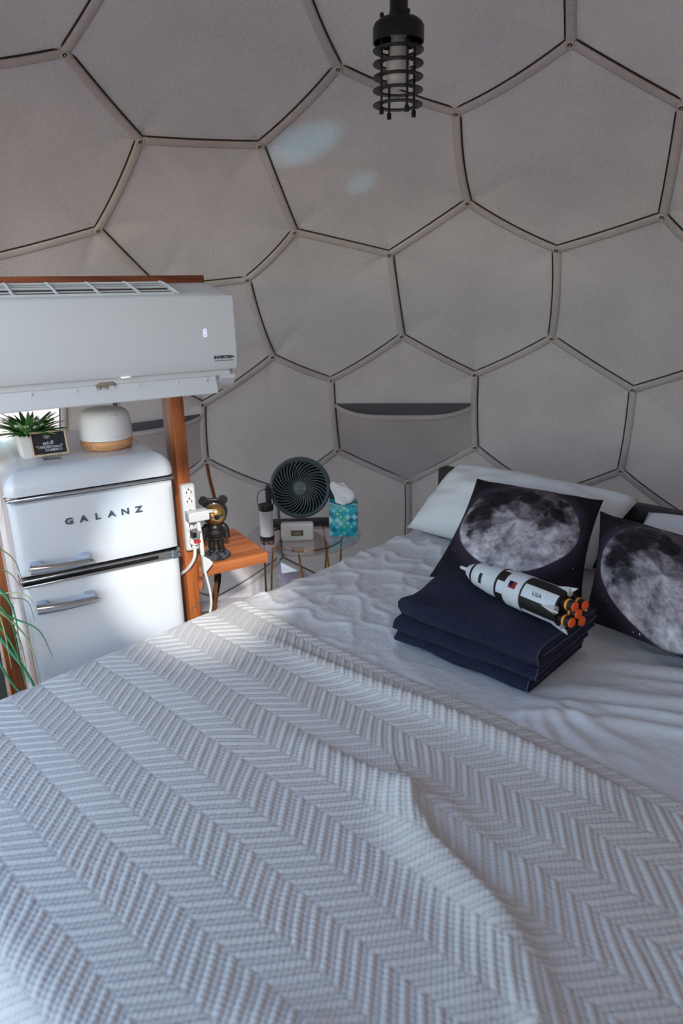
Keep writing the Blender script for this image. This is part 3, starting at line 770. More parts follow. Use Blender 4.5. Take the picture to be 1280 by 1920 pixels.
def towel(name, label, s0, t0, t1, z0, depth, layers, th, seed, skew=0.0, group='navy towels on the bed', rot=0.0):
    path = ribbon_fold(layers, depth, th, overhang=(0, 0.0, 0.012, 0.004))
    nw = 22; n = len(path); P = np.array(path)
    T = np.gradient(P, axis=0); T /= np.linalg.norm(T, axis=1)[:, None]+1e-9; N = np.stack([-T[:, 1], T[:, 0]], 1)
    prof = np.concatenate([P + N*th*0.5, (P - N*th*0.5)[::-1]]); m = len(prof)
    V = []; 
    ws = np.linspace(0, 1, nw); ws = 0.5-0.5*np.cos(PI*ws)*1.0
    for w_ in ws:
        rnd_ = 1 - 0.35*abs(2*w_-1)**14
        for x, z in prof:
            cz = np.clip(z, 0, None)
            wob = 0.016*mnoise.noise(Vector((x*9, w_*4, seed))) + 0.004*mnoise.noise(Vector((x*22, w_*9, seed+5)))
            tt = t0 + (t1-t0)*w_ + skew*x + 0.006*mnoise.noise(Vector((z*60, seed, w_)))*(1 if w_ > 0.5 else -1)
            ss = s0 + x + 0.016*mnoise.noise(Vector((w_*3, z*30, seed+9)))
            zz = z0 + cz*(1-0.06*abs(2*w_-1)**6) + wob*(cz/(layers*th))
            V.append((ss, tt, zz))
    V = np.array(V); c0 = np.array([s0+depth/2, (t0+t1)/2]); ca, sa = math.cos(rot), math.sin(rot)
    d = V[:, :2]-c0; V[:, 0] = c0[0]+d[:, 0]*ca-d[:, 1]*sa; V[:, 1] = c0[1]+d[:, 0]*sa+d[:, 1]*ca
    W = to_world(V[:, 0], V[:, 1], V[:, 2])
    F = []
    for i in range(nw-1):
        for j in range(m): F.append((i*m+j, i*m+(j+1) % m, (i+1)*m+(j+1) % m, (i+1)*m+j))
    for i in (0, nw-1):
        for j in range(n-1): F.append((i*m+j, i*m+j+1, i*m+m-2-j, i*m+m-1-j) if i else (i*m+m-1-j, i*m+m-2-j, i*m+j+1, i*m+j))
    o = npmesh(name, W, np.array(F), m_towel)
    bm = B(); bm.from_mesh(o.data); bmesh.ops.recalc_face_normals(bm, faces=bm.faces[:]); bm.to_mesh(o.data); bm.free()
    tag(o, label, 'towel', group)
    # pale woven hem edging the folded layers at the right-hand end
    hb_ = B(); L = [Vector(W[(nw-1)*m+j]) for j in range(n)]
    for side, rng in ((0, range(0, n)), (1, range(n, m))):
        tube(hb_, [Vector(W[(nw-1)*m+j]) + VB*0.0012 for j in rng], 0.0016, 5)
    h = obj('hem', hb_, m_hem, o); 
    return o
towel('folded_towel', 'navy towel folded flat, lowest of the three in the pile', 1.118, 0.562, 0.935, BZ+0.004, 0.285, 2, 0.0170, 1.0, rot=0.0)
towel('folded_towel', 'navy towel folded flat, middle of the three in the pile', 1.112, 0.556, 0.950, BZ+0.040, 0.290, 2, 0.0170, 5.0, rot=-0.03)
towel('folded_towel', 'navy towel folded thick with hems showing, topmost under the toy rocket', 1.124, 0.566, 0.960, BZ+0.076, 0.280, 2, 0.0265, 9.0, rot=0.02)
# ------------------------------------------------------------------ toy rocket lying on the towels
m_rw = M('rocket_white', (206, 212, 218), 0.55); m_rb = M('rocket_black', (24, 20, 22), 0.6)
m_orange = M('flame_orange', (238, 92, 30), 0.7); m_amber = M('engine_amber', (236, 160, 60), 0.6); m_fin = M('fin_grey', (196, 196, 198), 0.6)
m_red = M('flag_red', (190, 52, 44), 0.6); m_navy = M('flag_navy', (30, 34, 70), 0.6)
tail = Vector((0.511, 1.440, 0.860)); nose = Vector((0.325, 1.708, 0.850))
rk = thing('toy_rocket', 'white and black toy moon rocket with orange engines lying on the towel pile', 'toy', tail)
ax = (nose - tail).normalized(); sx_ = Vector((0, 0, 1)); sx_ = (sx_ - ax*ax.dot(sx_)).normalized(); sy_ = ax.cross(sx_)
rk.scale = (0.91, 0.91, 1.0); rk.rotation_mode = 'QUATERNION'; rk.rotation_quaternion = Matrix((( sx_.x, sy_.x, ax.x), (sx_.y, sy_.y, ax.y), (sx_.z, sy_.z, ax.z))).to_quaternion()
_vw = (CAM - tail).normalized(); A_ = math.atan2(_vw.dot(sy_), _vw.dot(sx_)) + 0.10
def stage(name, prof, pat, sectors=6, ph=0.0):
    bm = B(); fs = lathe(bm, prof, 48)
    if pat:
        for k, f in enumerate(fs):
            if len(f.verts) == 4:
                ring, sec = divmod(k, 48); p = pat[min(ring, len(pat)-1)]
                f.material_index = (p if isinstance(p, int) else p[int((sec/48*sectors+ph)) % len(p)])
    return obj(name, bm, [m_rw, m_rb], rk, angle=50)
stage('first_stage', [(0.046, 0.0), (0.0478, 0.004), (0.0480, 0.060), (0.0472, 0.098), (0.0472, 0.103), (0.0488, 0.104), (0.0490, 0.110), (0.0478, 0.152), (0.0455, 0.156)],
      [(0, 1), (0, 1), (0, 1), 1, 0, 0, 0, 0], 8, (0.5 - A_*8/(2*PI)) % 2)
stage('second_stage', [(0.0452, 0.155), (0.0445, 0.178), (0.0455, 0.1785), (0.0452, 0.184), (0.0430, 0.186), (0.0400, 0.228), (0.0385, 0.232), (0.0375, 0.243), (0.0365, 0.245)],
      [(0, 1), 1, 1, 1, 0, 0, (1, 0, 0, 1, 1, 0), 0], 8, (1.1 - A_*8/(2*PI)) % 2)
stage('third_stage', [(0.0368, 0.244), (0.0330, 0.272), (0.0325, 0.2725), (0.0305, 0.281), (0.0302, 0.2815), (0.0180, 0.304), (0.0100, 0.311), (0.0, 0.312)], [0, 1, 1, 0, 0, 0, 0])
bm = B(); lathe(bm, [(0.0065, 0.308), (0.0055, 0.318), (0.0048, 0.338), (0.0, 0.340)], 14); obj('escape_tower', bm, m_rw, rk)
bm = B(); lathe(bm, [(0.0, -0.002), (0.046, -0.002), (0.047, 0.001), (0.047, 0.010)], 40, cap1=False); obj('thrust_plate', bm, m_rb, rk)
for k in range(5):
    a = PI/4 + k*PI/2 + 0.2; r = 0.0 if k == 4 else 0.029
    mt = Matrix.Translation((r*math.cos(a), r*math.sin(a), 0))
    bm = B(); lathe(bm, [(0.011, -0.001), (0.0125, -0.012), (0.0128, -0.015), (0.0145, -0.0155), (0.0148, -0.021), (0.0136, -0.0212), (0.0138, -0.027), (0.0135, -0.034)], 24, 0, mt)
    for f in bm.faces:
        zc = f.calc_center_median().z
        if -0.0212 < zc < -0.0155: f.material_index = 1
    e = obj('engine', bm, [m_rb, m_amber], rk)
    bm = B(); lathe(bm, [(0.0132, -0.0335), (0.0118, -0.0375), (0.0, -0.039)], 24, 0, mt, cap0=False); obj('flame_disc', bm, m_orange, e)
for k in range(4):
    a = PI/4 + k*PI/2 - 0.55; bm = B(); ca, sa = math.cos(a), math.sin(a)
    pts = [(0.046, 0.040), (0.0545, 0.012), (0.061, -0.020), (0.052, -0.014), (0.0465, -0.004)]
    sd = Vector((-sa, ca, 0))*0.0022
    lo = [bm.verts.new(Vector((r*ca, r*sa, z)) - sd) for r, z in pts]; hi = [bm.verts.new(Vector((r*ca, r*sa, z)) + sd) for r, z in pts]
    bm.faces.new(lo); bm.faces.new(hi[::-1])
    for i in range(5): bm.faces.new((lo[i], hi[i], hi[(i+1) % 5], lo[(i+1) % 5]))
    bmesh.ops.recalc_face_normals(bm, faces=bm.faces[:]); obj('fin', bm, m_fin, rk, smooth=False)
    bm = B(); lathe(bm, [(0.0, -0.004), (0.011, -0.004), (0.0085, 0.012), (0.004, 0.030), (0.0, 0.034)], 14, 0, Matrix.Translation((0.0445*ca, 0.0445*sa, 0.0))); obj('engine_fairing', bm, m_fin, rk)
# lettering and flag on the side that faces the camera
vw = (CAM - tail).normalized(); vl = Vector((vw.dot(sx_), vw.dot(sy_), 0)); va = math.atan2(vl.y, vl.x)
def on_hull(ang, z, r): return Vector((r*math.cos(ang), r*math.sin(ang), z))
def hull_rot(ang): 
    n = Vector((math.cos(ang), math.sin(ang), 0)); x = Vector((0, 0, -1)); y = n.cross(x)
    return Matrix(((x.x, y.x, n.x), (x.y, y.y, n.y), (x.z, y.z, n.z))).to_euler()
a_ = va + 0.10
text('lettering', 'USA', 0.015, m_blk_txt, rk, on_hull(a_, 0.055, 0.0482), hull_rot(a_), 0.0003)
bm = B()
for q in range(4):
    aa = a_ - 0.16 + q*0.10
    for mi, (z0, z1) in ((0, (0.118, 0.140)), (1, (0.128, 0.140))):
        if mi == 1 and q < 1: continue
        vs = [bm.verts.new(on_hull(x, z, 0.0496 - (z-0.110)*0.03 + 0.0005*mi + 0.0003)) for x, z in ((aa, z0), (aa+0.10, z0), (aa+0.10, z1), (aa, z1))]
        f = bm.faces.new(vs); f.material_index = (q % 2)*0 + mi*1 if mi else 0
bmesh.ops.solidify(bm, geom=bm.faces[:], thickness=0.0004)
obj('flag', bm, [m_red, m_navy], rk, smooth=False)

# ------------------------------------------------------------------ frame of reference of the fridge wall: x to the right along it, y into it
FA = math.radians(31.0); FO = Vector((-0.801, 1.591, 0))
FX = Vector((math.cos(FA), math.sin(FA), 0)); FY = Vector((-math.sin(FA), math.cos(FA), 0))
def wl(x, y, z): return FO + FX*x + FY*y + Vector((0, 0, z))

# wooden frame
fr = thing('wooden_frame', 'stained timber frame carrying the air conditioner beside the white fridge', 'frame', FO, FA)
b = B(); box(b, 0.467, 0.505, 0.15, 0.239, 0.0, 1.50, 0.003, 2); obj('post', b, m_wood_post, fr, angle=30)
b = B(); box(b, -0.062, -0.023, 0.15, 0.239, 0.0, 1.50, 0.003, 2); obj('post', b, m_wood_post, fr, angle=30)
b = B(); box(b, -0.45, 0.60, 0.168, 0.206, 1.502, 1.603, 0.003, 2); obj('beam', b, m_wood_beam, fr, angle=30)
b = B(); box(b, -0.30, 0.47, 0.206, 0.239, 1.34, 1.42, 0.003, 2); obj('rail', b, m_wood_beam, fr, angle=30)
b = B(); box(b, -0.40, -0.362, 0.15, 0.239, 0.0, 1.50, 0.003, 2); obj('post', b, m_wood_post, fr, angle=30)

# ------------------------------------------------------------------ air conditioner
ac = thing('air_conditioner', 'white wall-mounted split air conditioner above the fridge with its louver open', 'air conditioner', FO, FA)
X0, X1 = -0.22, 0.600
prof = [(0.149, 1.330), (0.149, 1.583), (0.115, 1.582), (0.060, 1.572), (0.010, 1.561), (-0.014, 1.555), (-0.020, 1.550), (-0.024, 1.50), (-0.024, 1.372), (-0.018, 1.350), (0.005, 1.338), (0.030, 1.334)]
b = B(); extrude_profile(b, prof, X0, X1-0.004, nx=1)
bmesh.ops.bevel(b, geom=[e for e in b.edges if abs(e.verts[0].co.x-e.verts[1].co.x) < 1e-6], offset=0.014, segments=3, affect='EDGES')
obj('body', b, m_white_plastic, ac, angle=35)
pp = [(-0.0245, 1.366), (-0.020, 1.5510), (-0.030, 1.5515), (-0.035, 1.545), (-0.0405, 1.46), (-0.0405, 1.40), (-0.037, 1.372), (-0.032, 1.366)]
b = B(); extrude_profile(b, pp, X0+0.004, X1-0.002)
bmesh.ops.bevel(b, geom=[e for e in b.edges if abs(e.verts[0].co.x-e.verts[1].co.x) < 1e-6], offset=0.003, segments=2, affect='EDGES')
fp = obj('front_panel', b, m_white_plastic, ac, angle=35)
m_glow = M('panel_display', (220, 216, 240), 0.5, emit=((222, 214, 255), 0.75))
text('display_digit', '8', 0.030, m_glow, fp, (0.513, -0.0413, 1.460), (PI/2+0.0, 0, 0), 0.0004, 0.8)
text('lettering', 'INVERTER+', 0.0108, m_blk_txt, fp, (0.560, -0.0412, 1.398), (PI/2, 0, 0), 0.0003, 1.05, bold=0.0004)
b = B()
for q in range(13): box(b, 0.534+q*0.004, 0.534+q*0.004+0.0028+0.0008*(q % 3), -0.0409, -0.0402, 1.3885, 1.3905)
obj('fine_print', b, M('pale_print', (120, 126, 138), 0.6), fp, smooth=False)
b = B(); box(b, 0.292, 0.315, -0.0400, -0.030, 1.3635, 1.3665, 0.001, 1); obj('indicator_lens', b, M('lens_white', (245, 246, 248), 0.2, emit=((255, 255, 255), 0.35)), fp)
# open louver hanging below, hooks along its top
lp = [(0.020, 1.340), (-0.012, 1.351), (-0.0165, 1.347), (-0.0285, 1.308), (-0.0275, 1.305), (-0.0240, 1.307), (-0.0115, 1.340), (0.018, 1.334)]
b = B(); extrude_profile(b, lp, X0+0.02, 0.542)
lv = obj('louver', b, m_white_plastic, ac, angle=30)
for x in (0.085, 0.185, 0.335, 0.435, 0.515):
    b = B(); box(b, x, x+0.006, -0.0215, -0.0125, 1.340, 1.3445, 0.0008, 1); box(b, x, x+0.0022, -0.0215, -0.0135, 1.3355, 1.342, 0.0005, 1); obj('hook', b, m_white_plastic, lv)
b = B(); box(b, X0+0.03, 0.545, -0.012, 0.10, 1.342, 1.352, 0.001, 1); obj('outlet', b, M('outlet_grey', (176, 172, 168), 0.6), ac)
b = B(); extrude_profile(b, [(0.12, 1.300), (0.12, 1.340), (-0.020, 1.350), (-0.022, 1.342), (-0.005, 1.322), (0.03, 1.306)], 0.556, X1-0.004); obj('end_cap', b, m_white_plastic, ac, angle=40)
b = B()
for q in range(26):
    x = 0.232+0.05*rnd.random(); l = 0.006+0.012*rnd.random()
    tube(b, [(x, -0.015-0.004*rnd.random(), 1.352), (x+0.004*(rnd.random()-0.5), -0.020-0.005*rnd.random(), 1.352-l)], [0.0012, 0.0004], 5)
box(b, 0.240, 0.278, -0.022, -0.008, 1.347, 1.356, 0.002, 1)
lint = obj('lint_clump', b, M('dusty_lint', (150, 136, 118), 0.95), ac); lint['label'] = 'fuzzy beige lint clump caught at the air outlet'
# intake grille on the top: brown sheet paints the slot shade below white bars
b = B()
gp = [(-0.008, 1.5575), (0.058, 1.5725), (0.115, 1.5830), (0.140, 1.5838)]
for (ya, za), (yb, zb) in zip(gp, gp[1:]):
    vs = [b.verts.new(v) for v in ((X0+0.02, ya, za), (0.452, ya, za), (0.452, yb, zb), (X0+0.02, yb, zb))]; b.faces.new(vs)
bmesh.ops.solidify(b, geom=b.faces[:], thickness=0.0008)
gr = obj('intake_slot_shade', b, M('slot_shade_brown', (112, 98, 92), 0.8), ac, smooth=False)
for xg in [X0+0.02+0.0945*q for q in range(8)]:
    b = B(); tube(b, [(xg, y_, z_+0.002) for y_, z_ in gp], 0.0042, 6); obj('grille_bar', b, m_white_plastic, gr)
for y_, z_, r_ in ((-0.008, 1.5590, 0.0034), (0.020, 1.5655, 0.0020), (0.055, 1.5735, 0.0032), (0.085, 1.5790, 0.0020), (0.112, 1.5838, 0.0026), (0.138, 1.5852, 0.0026)):
    b = B(); tube(b, [(X0+0.018, y_, z_), (0.455, y_, z_)], r_, 6); obj('grille_bar', b, m_white_plastic, gr)

# ------------------------------------------------------------------ refrigerator
fg = thing('refrigerator', 'white retro two-door refrigerator with chrome handles and rounded top', 'refrigerator', FO, FA)
FW, FD = 0.408, 0.50
b = B(); box(b, 0.004, FW-0.004, 0.055, FD, 0.03, 1.093, 0.012, 3); obj('body', b, m_white_gloss, fg)
def rounded_slab(b, x0, x1, y0, y1, z0, z1, rc, re, n=8, k=8):
    """slab with plan corners of radius rc and a top edge rolled over by re"""
    rings = []
    lv = [(0.0, z0)] + [(re*(1-math.cos(a)), z1-re+re*math.sin(a)) for a in [PI/2*i/k for i in range(k+1)]]
    for ins, z in lv:
        ring = []; r = max(rc-ins, 0.004)
        for cx, cy, a0 in ((x1-ins-r, y0+ins+r, -PI/2), (x1-ins-r, y1-ins-r, 0), (x0+ins+r, y1-ins-r, PI/2), (x0+ins+r, y0+ins+r, PI)):
            for i in range(n+1): ring.append(b.verts.new((cx+r*math.cos(a0+PI/2*i/n), cy+r*math.sin(a0+PI/2*i/n), z)))
        rings.append(ring)
    m = len(rings[0])
    for a, c in zip(rings, rings[1:]):
        for i in range(m): b.faces.new((a[i], a[(i+1) % m], c[(i+1) % m], c[i]))
    b.faces.new(rings[0][::-1]); b.faces.new(rings[-1]); bmesh.ops.recalc_face_normals(b, faces=b.faces[:])
b = B(); rounded_slab(b, -0.004, FW+0.004, -0.010, FD, 1.0985, 1.158, 0.030, 0.050)
obj('top_cap', b, m_white_gloss, fg, angle=50)
def door(name, z0, z1):
    """slightly pillowed front, soft edges"""
    nx_, nz_ = 18, 10; b = B(); g = []
    for i in range(nx_+1):
        u = -1+2*i/nx_; col = []
        for j in range(nz_+1):
            v = -1+2*j/nz_
            dx = FW/2*math.copysign(1-(1-abs(u))**1.6, u); dz = (z1-z0)/2*math.copysign(1-(1-abs(v))**1.6, v)
            ed = min(FW/2-abs(dx), (z1-z0)/2-abs(dz)); rd = 0.016
            yy = -0.006*(1-u*u)*1.0 + (rd - math.sqrt(max(0, rd*rd-(rd-min(ed, rd))**2)))
            col.append(b.verts.new((FW/2+dx, yy, (z0+z1)/2+dz)))
        g.append(col)
    for a, c in zip(g, g[1:]):
        for j in range(nz_): b.faces.new((a[j], c[j], c[j+1], a[j+1]))
    rim = [r[0] for r in g] + g[-1][1:] + [r[-1] for r in g[::-1]][1:] + g[0][::-1][1:-1]
    back = [b.verts.new((v.co.x, 0.050, v.co.z)) for v in rim]; n = len(rim)
    for i in range(n): b.faces.new((rim[(i+1) % n], rim[i], back[i], back[(i+1) % n]))
    b.faces.new(back[::-1]); bmesh.ops.recalc_face_normals(b, faces=b.faces[:])
    return obj(name, b, m_white_gloss, fg, angle=50)
fd = door('freezer_door', 0.8835, 1.0835); rd_ = door('fridge_door', 0.095, 0.8600)
def trim(z, h, par, y=-0.006):
    b = B(); box(b, -0.002, FW+0.002, y, 0.06, z-h/2, z+h/2, min(h*0.45, 0.004), 3); return obj('chrome_trim', b, m_chrome, par)
trim(1.0895, 0.009, fd); trim(0.8795, 0.0065, fd); trim(0.8640, 0.0065, rd_)
b = B(); box(b, 0.004, FW-0.004, 0.006, 0.058, 0.868, 0.8755); obj('gasket', b, m_rubber, fg, smooth=False)
b = B(); box(b, 0.004, FW-0.004, 0.004, 0.058, 1.0935, 1.0985); obj('gasket', b, M('gasket_grey', (60, 68, 84), 0.5), fg, smooth=False)
b = B(); box(b, FW-0.062, FW-0.004, -0.004, 0.05, 0.8665, 0.8768, 0.002, 2); lathe(b, [(0.006, 0.862), (0.006, 0.884)], 12, 0, Matrix.Translation((FW-0.018, -0.003, 0))); obj('hinge', b, m_chrome, fg)
b = B(); box(b, -0.006, 0.022, -0.006, 0.03, 1.091, 1.098, 0.002, 2); obj('hinge', b, m_chrome, fg)
def handle(z, par):
    pts, rad = [], []
    for i in range(15):
        u = i/14; x = 0.022+0.148*u
        pts.append((x, -0.034 - 0.008*math.sin(PI*u), z + 0.002 - 0.006*u)); rad.append(0.0140*(1-0.42*u))
    b = B(); P = [Vector(p) for p in pts]; rings = []
    for p, r in zip(P, rad):
        rings.append([b.verts.new(p + Vector((0, math.cos(2*PI*k/14)*r*0.75, math.sin(2*PI*k/14)*r))) for k in range(14)])
    for a, c in zip(rings, rings[1:]):
        for k in range(14): b.faces.new((a[k], a[(k+1) % 14], c[(k+1) % 14], c[k]))
    for ring, ex in ((rings[0], -0.004), (rings[-1], 0.004)):
        cc = b.verts.new(sum((v.co for v in ring), Vector())/14 + Vector((ex, 0, 0)))
        for k in range(14): b.faces.new((ring[k], ring[(k+1) % 14], cc))
    bmesh.ops.recalc_face_normals(b, faces=b.faces[:])
    h = obj('handle', b, m_chrome, par, angle=60)
    for x0, x1 in ((0.024, 0.052), (0.140, 0.166)):
        b = B(); box(b, x0, x1, -0.034, 0.004, z-0.011, z+0.012, 0.004, 2); obj('handle_mount', b, M('mount_grey', (168, 182, 200), 0.3), h)
handle(0.9165, fd); handle(0.8090, rd_)
m_letter = M('fridge_lettering', (92, 104, 116), 0.3, 0.6)
for q, ch in enumerate('GALANZ'):
    text('letter', ch, 0.0225, m_letter, fd, (0.131+0.0350*q, -0.0072, 1.017), (PI/2, 0, 0), 0.0012, 1.25, bold=0.0007)

# ------------------------------------------------------------------ things on top of the fridge
FT = 1.158
pot = thing('potted_plant', 'small green artificial plant in a white square pot on the fridge', 'plant', wl(0.090, 0.158, FT), FA+0.1)
b = B()
lo = [b.verts.new((sx*0.026, sy*0.026, 0.0)) for sx, sy in ((-1, -1), (1, -1), (1, 1), (-1, 1))]; hi = [b.verts.new((sx*0.034, sy*0.034, 0.062)) for sx, sy in ((-1, -1), (1, -1), (1, 1), (-1, 1))]
inn_ = [b.verts.new((sx*0.030, sy*0.030, 0.062)) for sx, sy in ((-1, -1), (1, -1), (1, 1), (-1, 1))]; dp = [b.verts.new((sx*0.028, sy*0.028, 0.050)) for sx, sy in ((-1, -1), (1, -1), (1, 1), (-1, 1))]
b.faces.new(lo[::-1])
for A_, C_ in ((lo, hi), (hi, inn_), (inn_, dp)):
    for i in range(4): b.faces.new((A_[i], A_[(i+1) % 4], C_[(i+1) % 4], C_[i]))
b.faces.new(dp); bmesh.ops.bevel(b, geom=[e for e in b.edges], offset=0.0015, segments=2, affect='EDGES'); obj('pot', b, m_white_matte, pot)
b = B(); box(b, -0.027, 0.027, -0.027, 0.027, 0.047, 0.054, 0.002, 1); obj('soil', b, M('dark_soil', (46, 38, 30), 0.95, bump=(160, 0.8)), pot)
m_leaf = [M('leaf_green', (84, 146, 78), 0.5), M('leaf_dark', (52, 112, 60), 0.5), M('leaf_light', (128, 178, 100), 0.5)]
leaf_me = []
for q in range(3):
    b = B(); L, wd = 0.064, 0.0064; rows = []
    for i in range(7):
        f = i/6; ww = wd*math.sin(PI*min(1, 0.12+f*0.88))**0.8 if i < 6 else 0.0004
        zc = L*f; out_ = 0.030*f*f
        rows.append([b.verts.new((out_-0.0008, -ww, zc)), b.verts.new((out_+0.0010, 0, zc)), b.verts.new((out_-0.0008, ww, zc))])
    for a, c in zip(rows, rows[1:]):
        b.faces.new((a[0], a[1], c[1], c[0])); b.faces.new((a[1], a[2], c[2], c[1]))
    me = bpy.data.meshes.new('leaf'); b.to_mesh(me); b.free(); me.materials.append(m_leaf[q]); me.polygons.foreach_set('use_smooth', [True]*len(me.polygons)); leaf_me.append(me)
for q in range(150):
    o = bpy.data.objects.new('leaf', leaf_me[q % 3]); link(o, pot)
    az = 2*PI*rnd.random(); tl = 0.15+0.85*rnd.random()**0.8
    r0 = 0.02*rnd.random(); o.location = (r0*math.cos(az), r0*math.sin(az), 0.050)
    o.rotation_euler = (0, tl*0.95, az + 0.5*(rnd.random()-0.5)); s = 0.8+0.4*rnd.random(); o.scale = (s, s, s)
m_petal = M('pale_petal', (206, 206, 200), 0.7)
for q in range(9):
    az = rnd.random()*2*PI; r_ = 0.026+0.014*rnd.random(); z = 0.080+0.014*rnd.random(); b = B()
    for k in range(6): 
        bmesh.ops.create_uvsphere(b, u_segments=6, v_segments=4, radius=0.0042, matrix=Matrix.Translation((0.0045*math.cos(k*PI/3), 0.0045*math.sin(k*PI/3), 0)) )
    o = obj('flower', b, m_petal, pot, loc=(r_*math.cos(az), r_*math.sin(az), z))

sg = thing('chalkboard_sign', 'tiny framed chalkboard with wi-fi details on a clear easel', 'sign', wl(0.128, 0.098, FT), FA-0.02)
tilt = Matrix.Translation((0, 0.004, 0.012)) @ Matrix.Rotation(-0.30, 4, 'X')
b = B(); box(b, -0.040, 0.040, -0.001, 0.002, 0.0, 0.056, 0.0, 1); o = obj('board', b, M('chalkboard', (30, 31, 35), 0.8, var=(60, (42, 43, 47), 0.3)), sg, smooth=False); o.matrix_local = tilt; board = o
b = B()
for x0, x1, z0, z1 in ((-0.0435, 0.0435, -0.0035, 0.0010), (-0.0435, 0.0435, 0.0550, 0.0595), (-0.0435, -0.0390, 0.0010, 0.0550), (0.0390, 0.0435, 0.0010, 0.0550)): box(b, x0, x1, -0.0030, 0.0028, z0, z1, 0.0008, 1)
obj('frame', b, M('pale_wood', (206, 180, 152), 0.6), board)
m_chalk = M('chalk', (196, 200, 214), 0.9)
text('lettering', 'wi-fi', 0.0135, m_chalk, board, (-0.004, -0.0012, 0.0290), (PI/2, 0, 0), 0.0002, 1.1, shear=0.2, bold=0.0002)
text('lettering', '"TARDISDome.5"', 0.0098, m_chalk, board, (-0.001, -0.0012, 0.0190), (PI/2, 0, 0), 0.0002, 0.92, bold=0.0001)
text('lettering', 'DOMEIN 5', 0.0092, m_chalk, board, (0.008, -0.0012, 0.0105), (PI/2, 0, 0), 0.0002, 0.95, bold=0.0001)
for r_ in (0.0042, 0.0075, 0.0108):
    b = B(); tube(b, [(-0.004+r_*math.cos(a), -0.0013, 0.0375+r_*math.sin(a)) for a in [PI*0.22+PI*0.56*k/8 for k in range(9)]], 0.0008, 5); obj('signal_arc', b, m_chalk, board)
m_acryl = M('clear_acrylic', (250, 252, 255), 0.05, trans=1.0, ior=1.47)
b = B(); box(b, -0.022, 0.024, -0.014, 0.026, 0.0, 0.004, 0.001, 1); box(b, -0.022, -0.012, -0.012, -0.002, 0.004, 0.013, 0.001, 1); box(b, 0.012, 0.024, -0.012, -0.002, 0.004, 0.013, 0.001, 1); box(b, -0.012, 0.012, 0.016, 0.019, 0.004, 0.040, 0.001, 1)
obj('easel', b, m_vinyl, sg)

df = thing('aroma_diffuser', 'white domed aroma diffuser with a pale wood base on the fridge', 'diffuser', wl(0.282, 0.158, FT), FA)
b = B(); lathe(b, [(0.060, 0.0), (0.0655, 0.004), (0.0690, 0.014), (0.0700, 0.0275)], 48); o = obj('base', b, wood('bamboo_veneer', (204, 152, 110), (168, 114, 76), 'X', 2.2), df)
b = B(); lathe(b, [(0.0700, 0.0282), (0.0695, 0.050), (0.0678, 0.075), (0.0655, 0.088), (0.0610, 0.098), (0.0520, 0.1045), (0.038, 0.1075), (0.0, 0.1085)], 48); o = obj('cover', b, m_white_matte, df)
b = B(); box(b, -0.001, 0.024, -0.0620, -0.056, 0.0945, 0.0965, 0.0006, 1); obj('mark', b, M('soft_grey_mark', (176, 178, 184), 0.7), o)
b = B(); box(b, 0.004, 0.030, -0.0695, -0.062, 0.0345, 0.0395, 0.0006, 1); obj('mark', b, M('soft_white_mark', (205, 207, 211), 0.7), o)
# ------------------------------------------------------------------ power strip, plugs and cables on the post
ps_ = thing('power_strip', 'white upright power strip screwed to the timber post beside the fridge', 'power strip', wl(0.488, 0.1495, 0.92), FA)
b = B(); box(b, -0.021, 0.021, -0.026, 0.0, -0.103, 0.105, 0.008, 3); obj('body', b, m_white_plastic, ps_)
for z in (0.083, 0.055, 0.020, -0.02, -0.055, -0.085):
    b = B(); box(b, -0.015, 0.015, -0.0268, -0.025, z-0.011, z+0.011, 0.004, 2); oo = obj('socket', b, m_white_matte, ps_)
    b = B(); box(b, -0.008, -0.0055, -0.0274, -0.0262, z-0.006, z+0.003); box(b, 0.0055, 0.008, -0.0274, -0.0262, z-0.006, z+0.003); lathe(b, [(0.0026, 0), (0.0026, 0.0012)], 10, 0, Matrix.Translation((0, -0.0262, z+0.0072)) @ Matrix.Rotation(PI/2, 4, 'X')); obj('slot', b, m_black, oo, smooth=False)
ch = thing('usb_charger', 'white block charger plugged into the power strip, cable hanging from it', 'charger', wl(0.500, 0.123, 0.935), FA)
b = B(); box(b, -0.030, 0.034, -0.036, 0.0, -0.017, 0.013, 0.004, 3); obj('body', b, m_white_plastic, ch)
b = B(); tube(b, smooth_path([(0.032, -0.02, 0.004), (0.045, -0.022, 0.002), (0.058, -0.012, -0.002), (0.062, 0.0, -0.004)], 5), 0.0028, 8); tube(b, smooth_path([(0.032, -0.012, 0.004), (0.044, -0.012, 0.005), (0.056, -0.004, 0.0), (0.060, 0.004, -0.003)], 5), 0.0024, 8); obj('plug_lead', b, m_white_matte, ch)
pl_ = thing('grey_plug', 'grey and black plug with a red stripe in the power strip', 'plug', wl(0.492, 0.122, 0.866), FA)
b = B(); box(b, -0.012, 0.014, -0.030, 0.0, -0.005, 0.022, 0.003, 2); obj('body', b, M('plug_grey', (126, 126, 130), 0.5), pl_)
b = B(); box(b, -0.010, 0.010, -0.031, -0.002, -0.015, -0.006, 0.002, 2); obj('stripe', b, M('plug_red', (196, 44, 38), 0.5), pl_)
b = B(); box(b, -0.013, -0.002, -0.033, -0.004, 0.004, 0.020, 0.001, 1); obj('black_side', b, m_black, pl_)  # black block on one side of the plug
m_cable = M('white_cable', (224, 224, 222), 0.55)
fc_ = thing('fridge_cable', 'thick white power cable curling from the power strip behind the fridge', 'cable', wl(0.485, 0.110, 0.845), FA)
b = B(); lathe(b, [(0.006, -0.004), (0.013, 0.0), (0.0135, 0.012), (0.009, 0.018)], 16, 0, Matrix.Rotation(0.3, 4, 'Y')); obj('plug', b, m_white_matte, fc_)
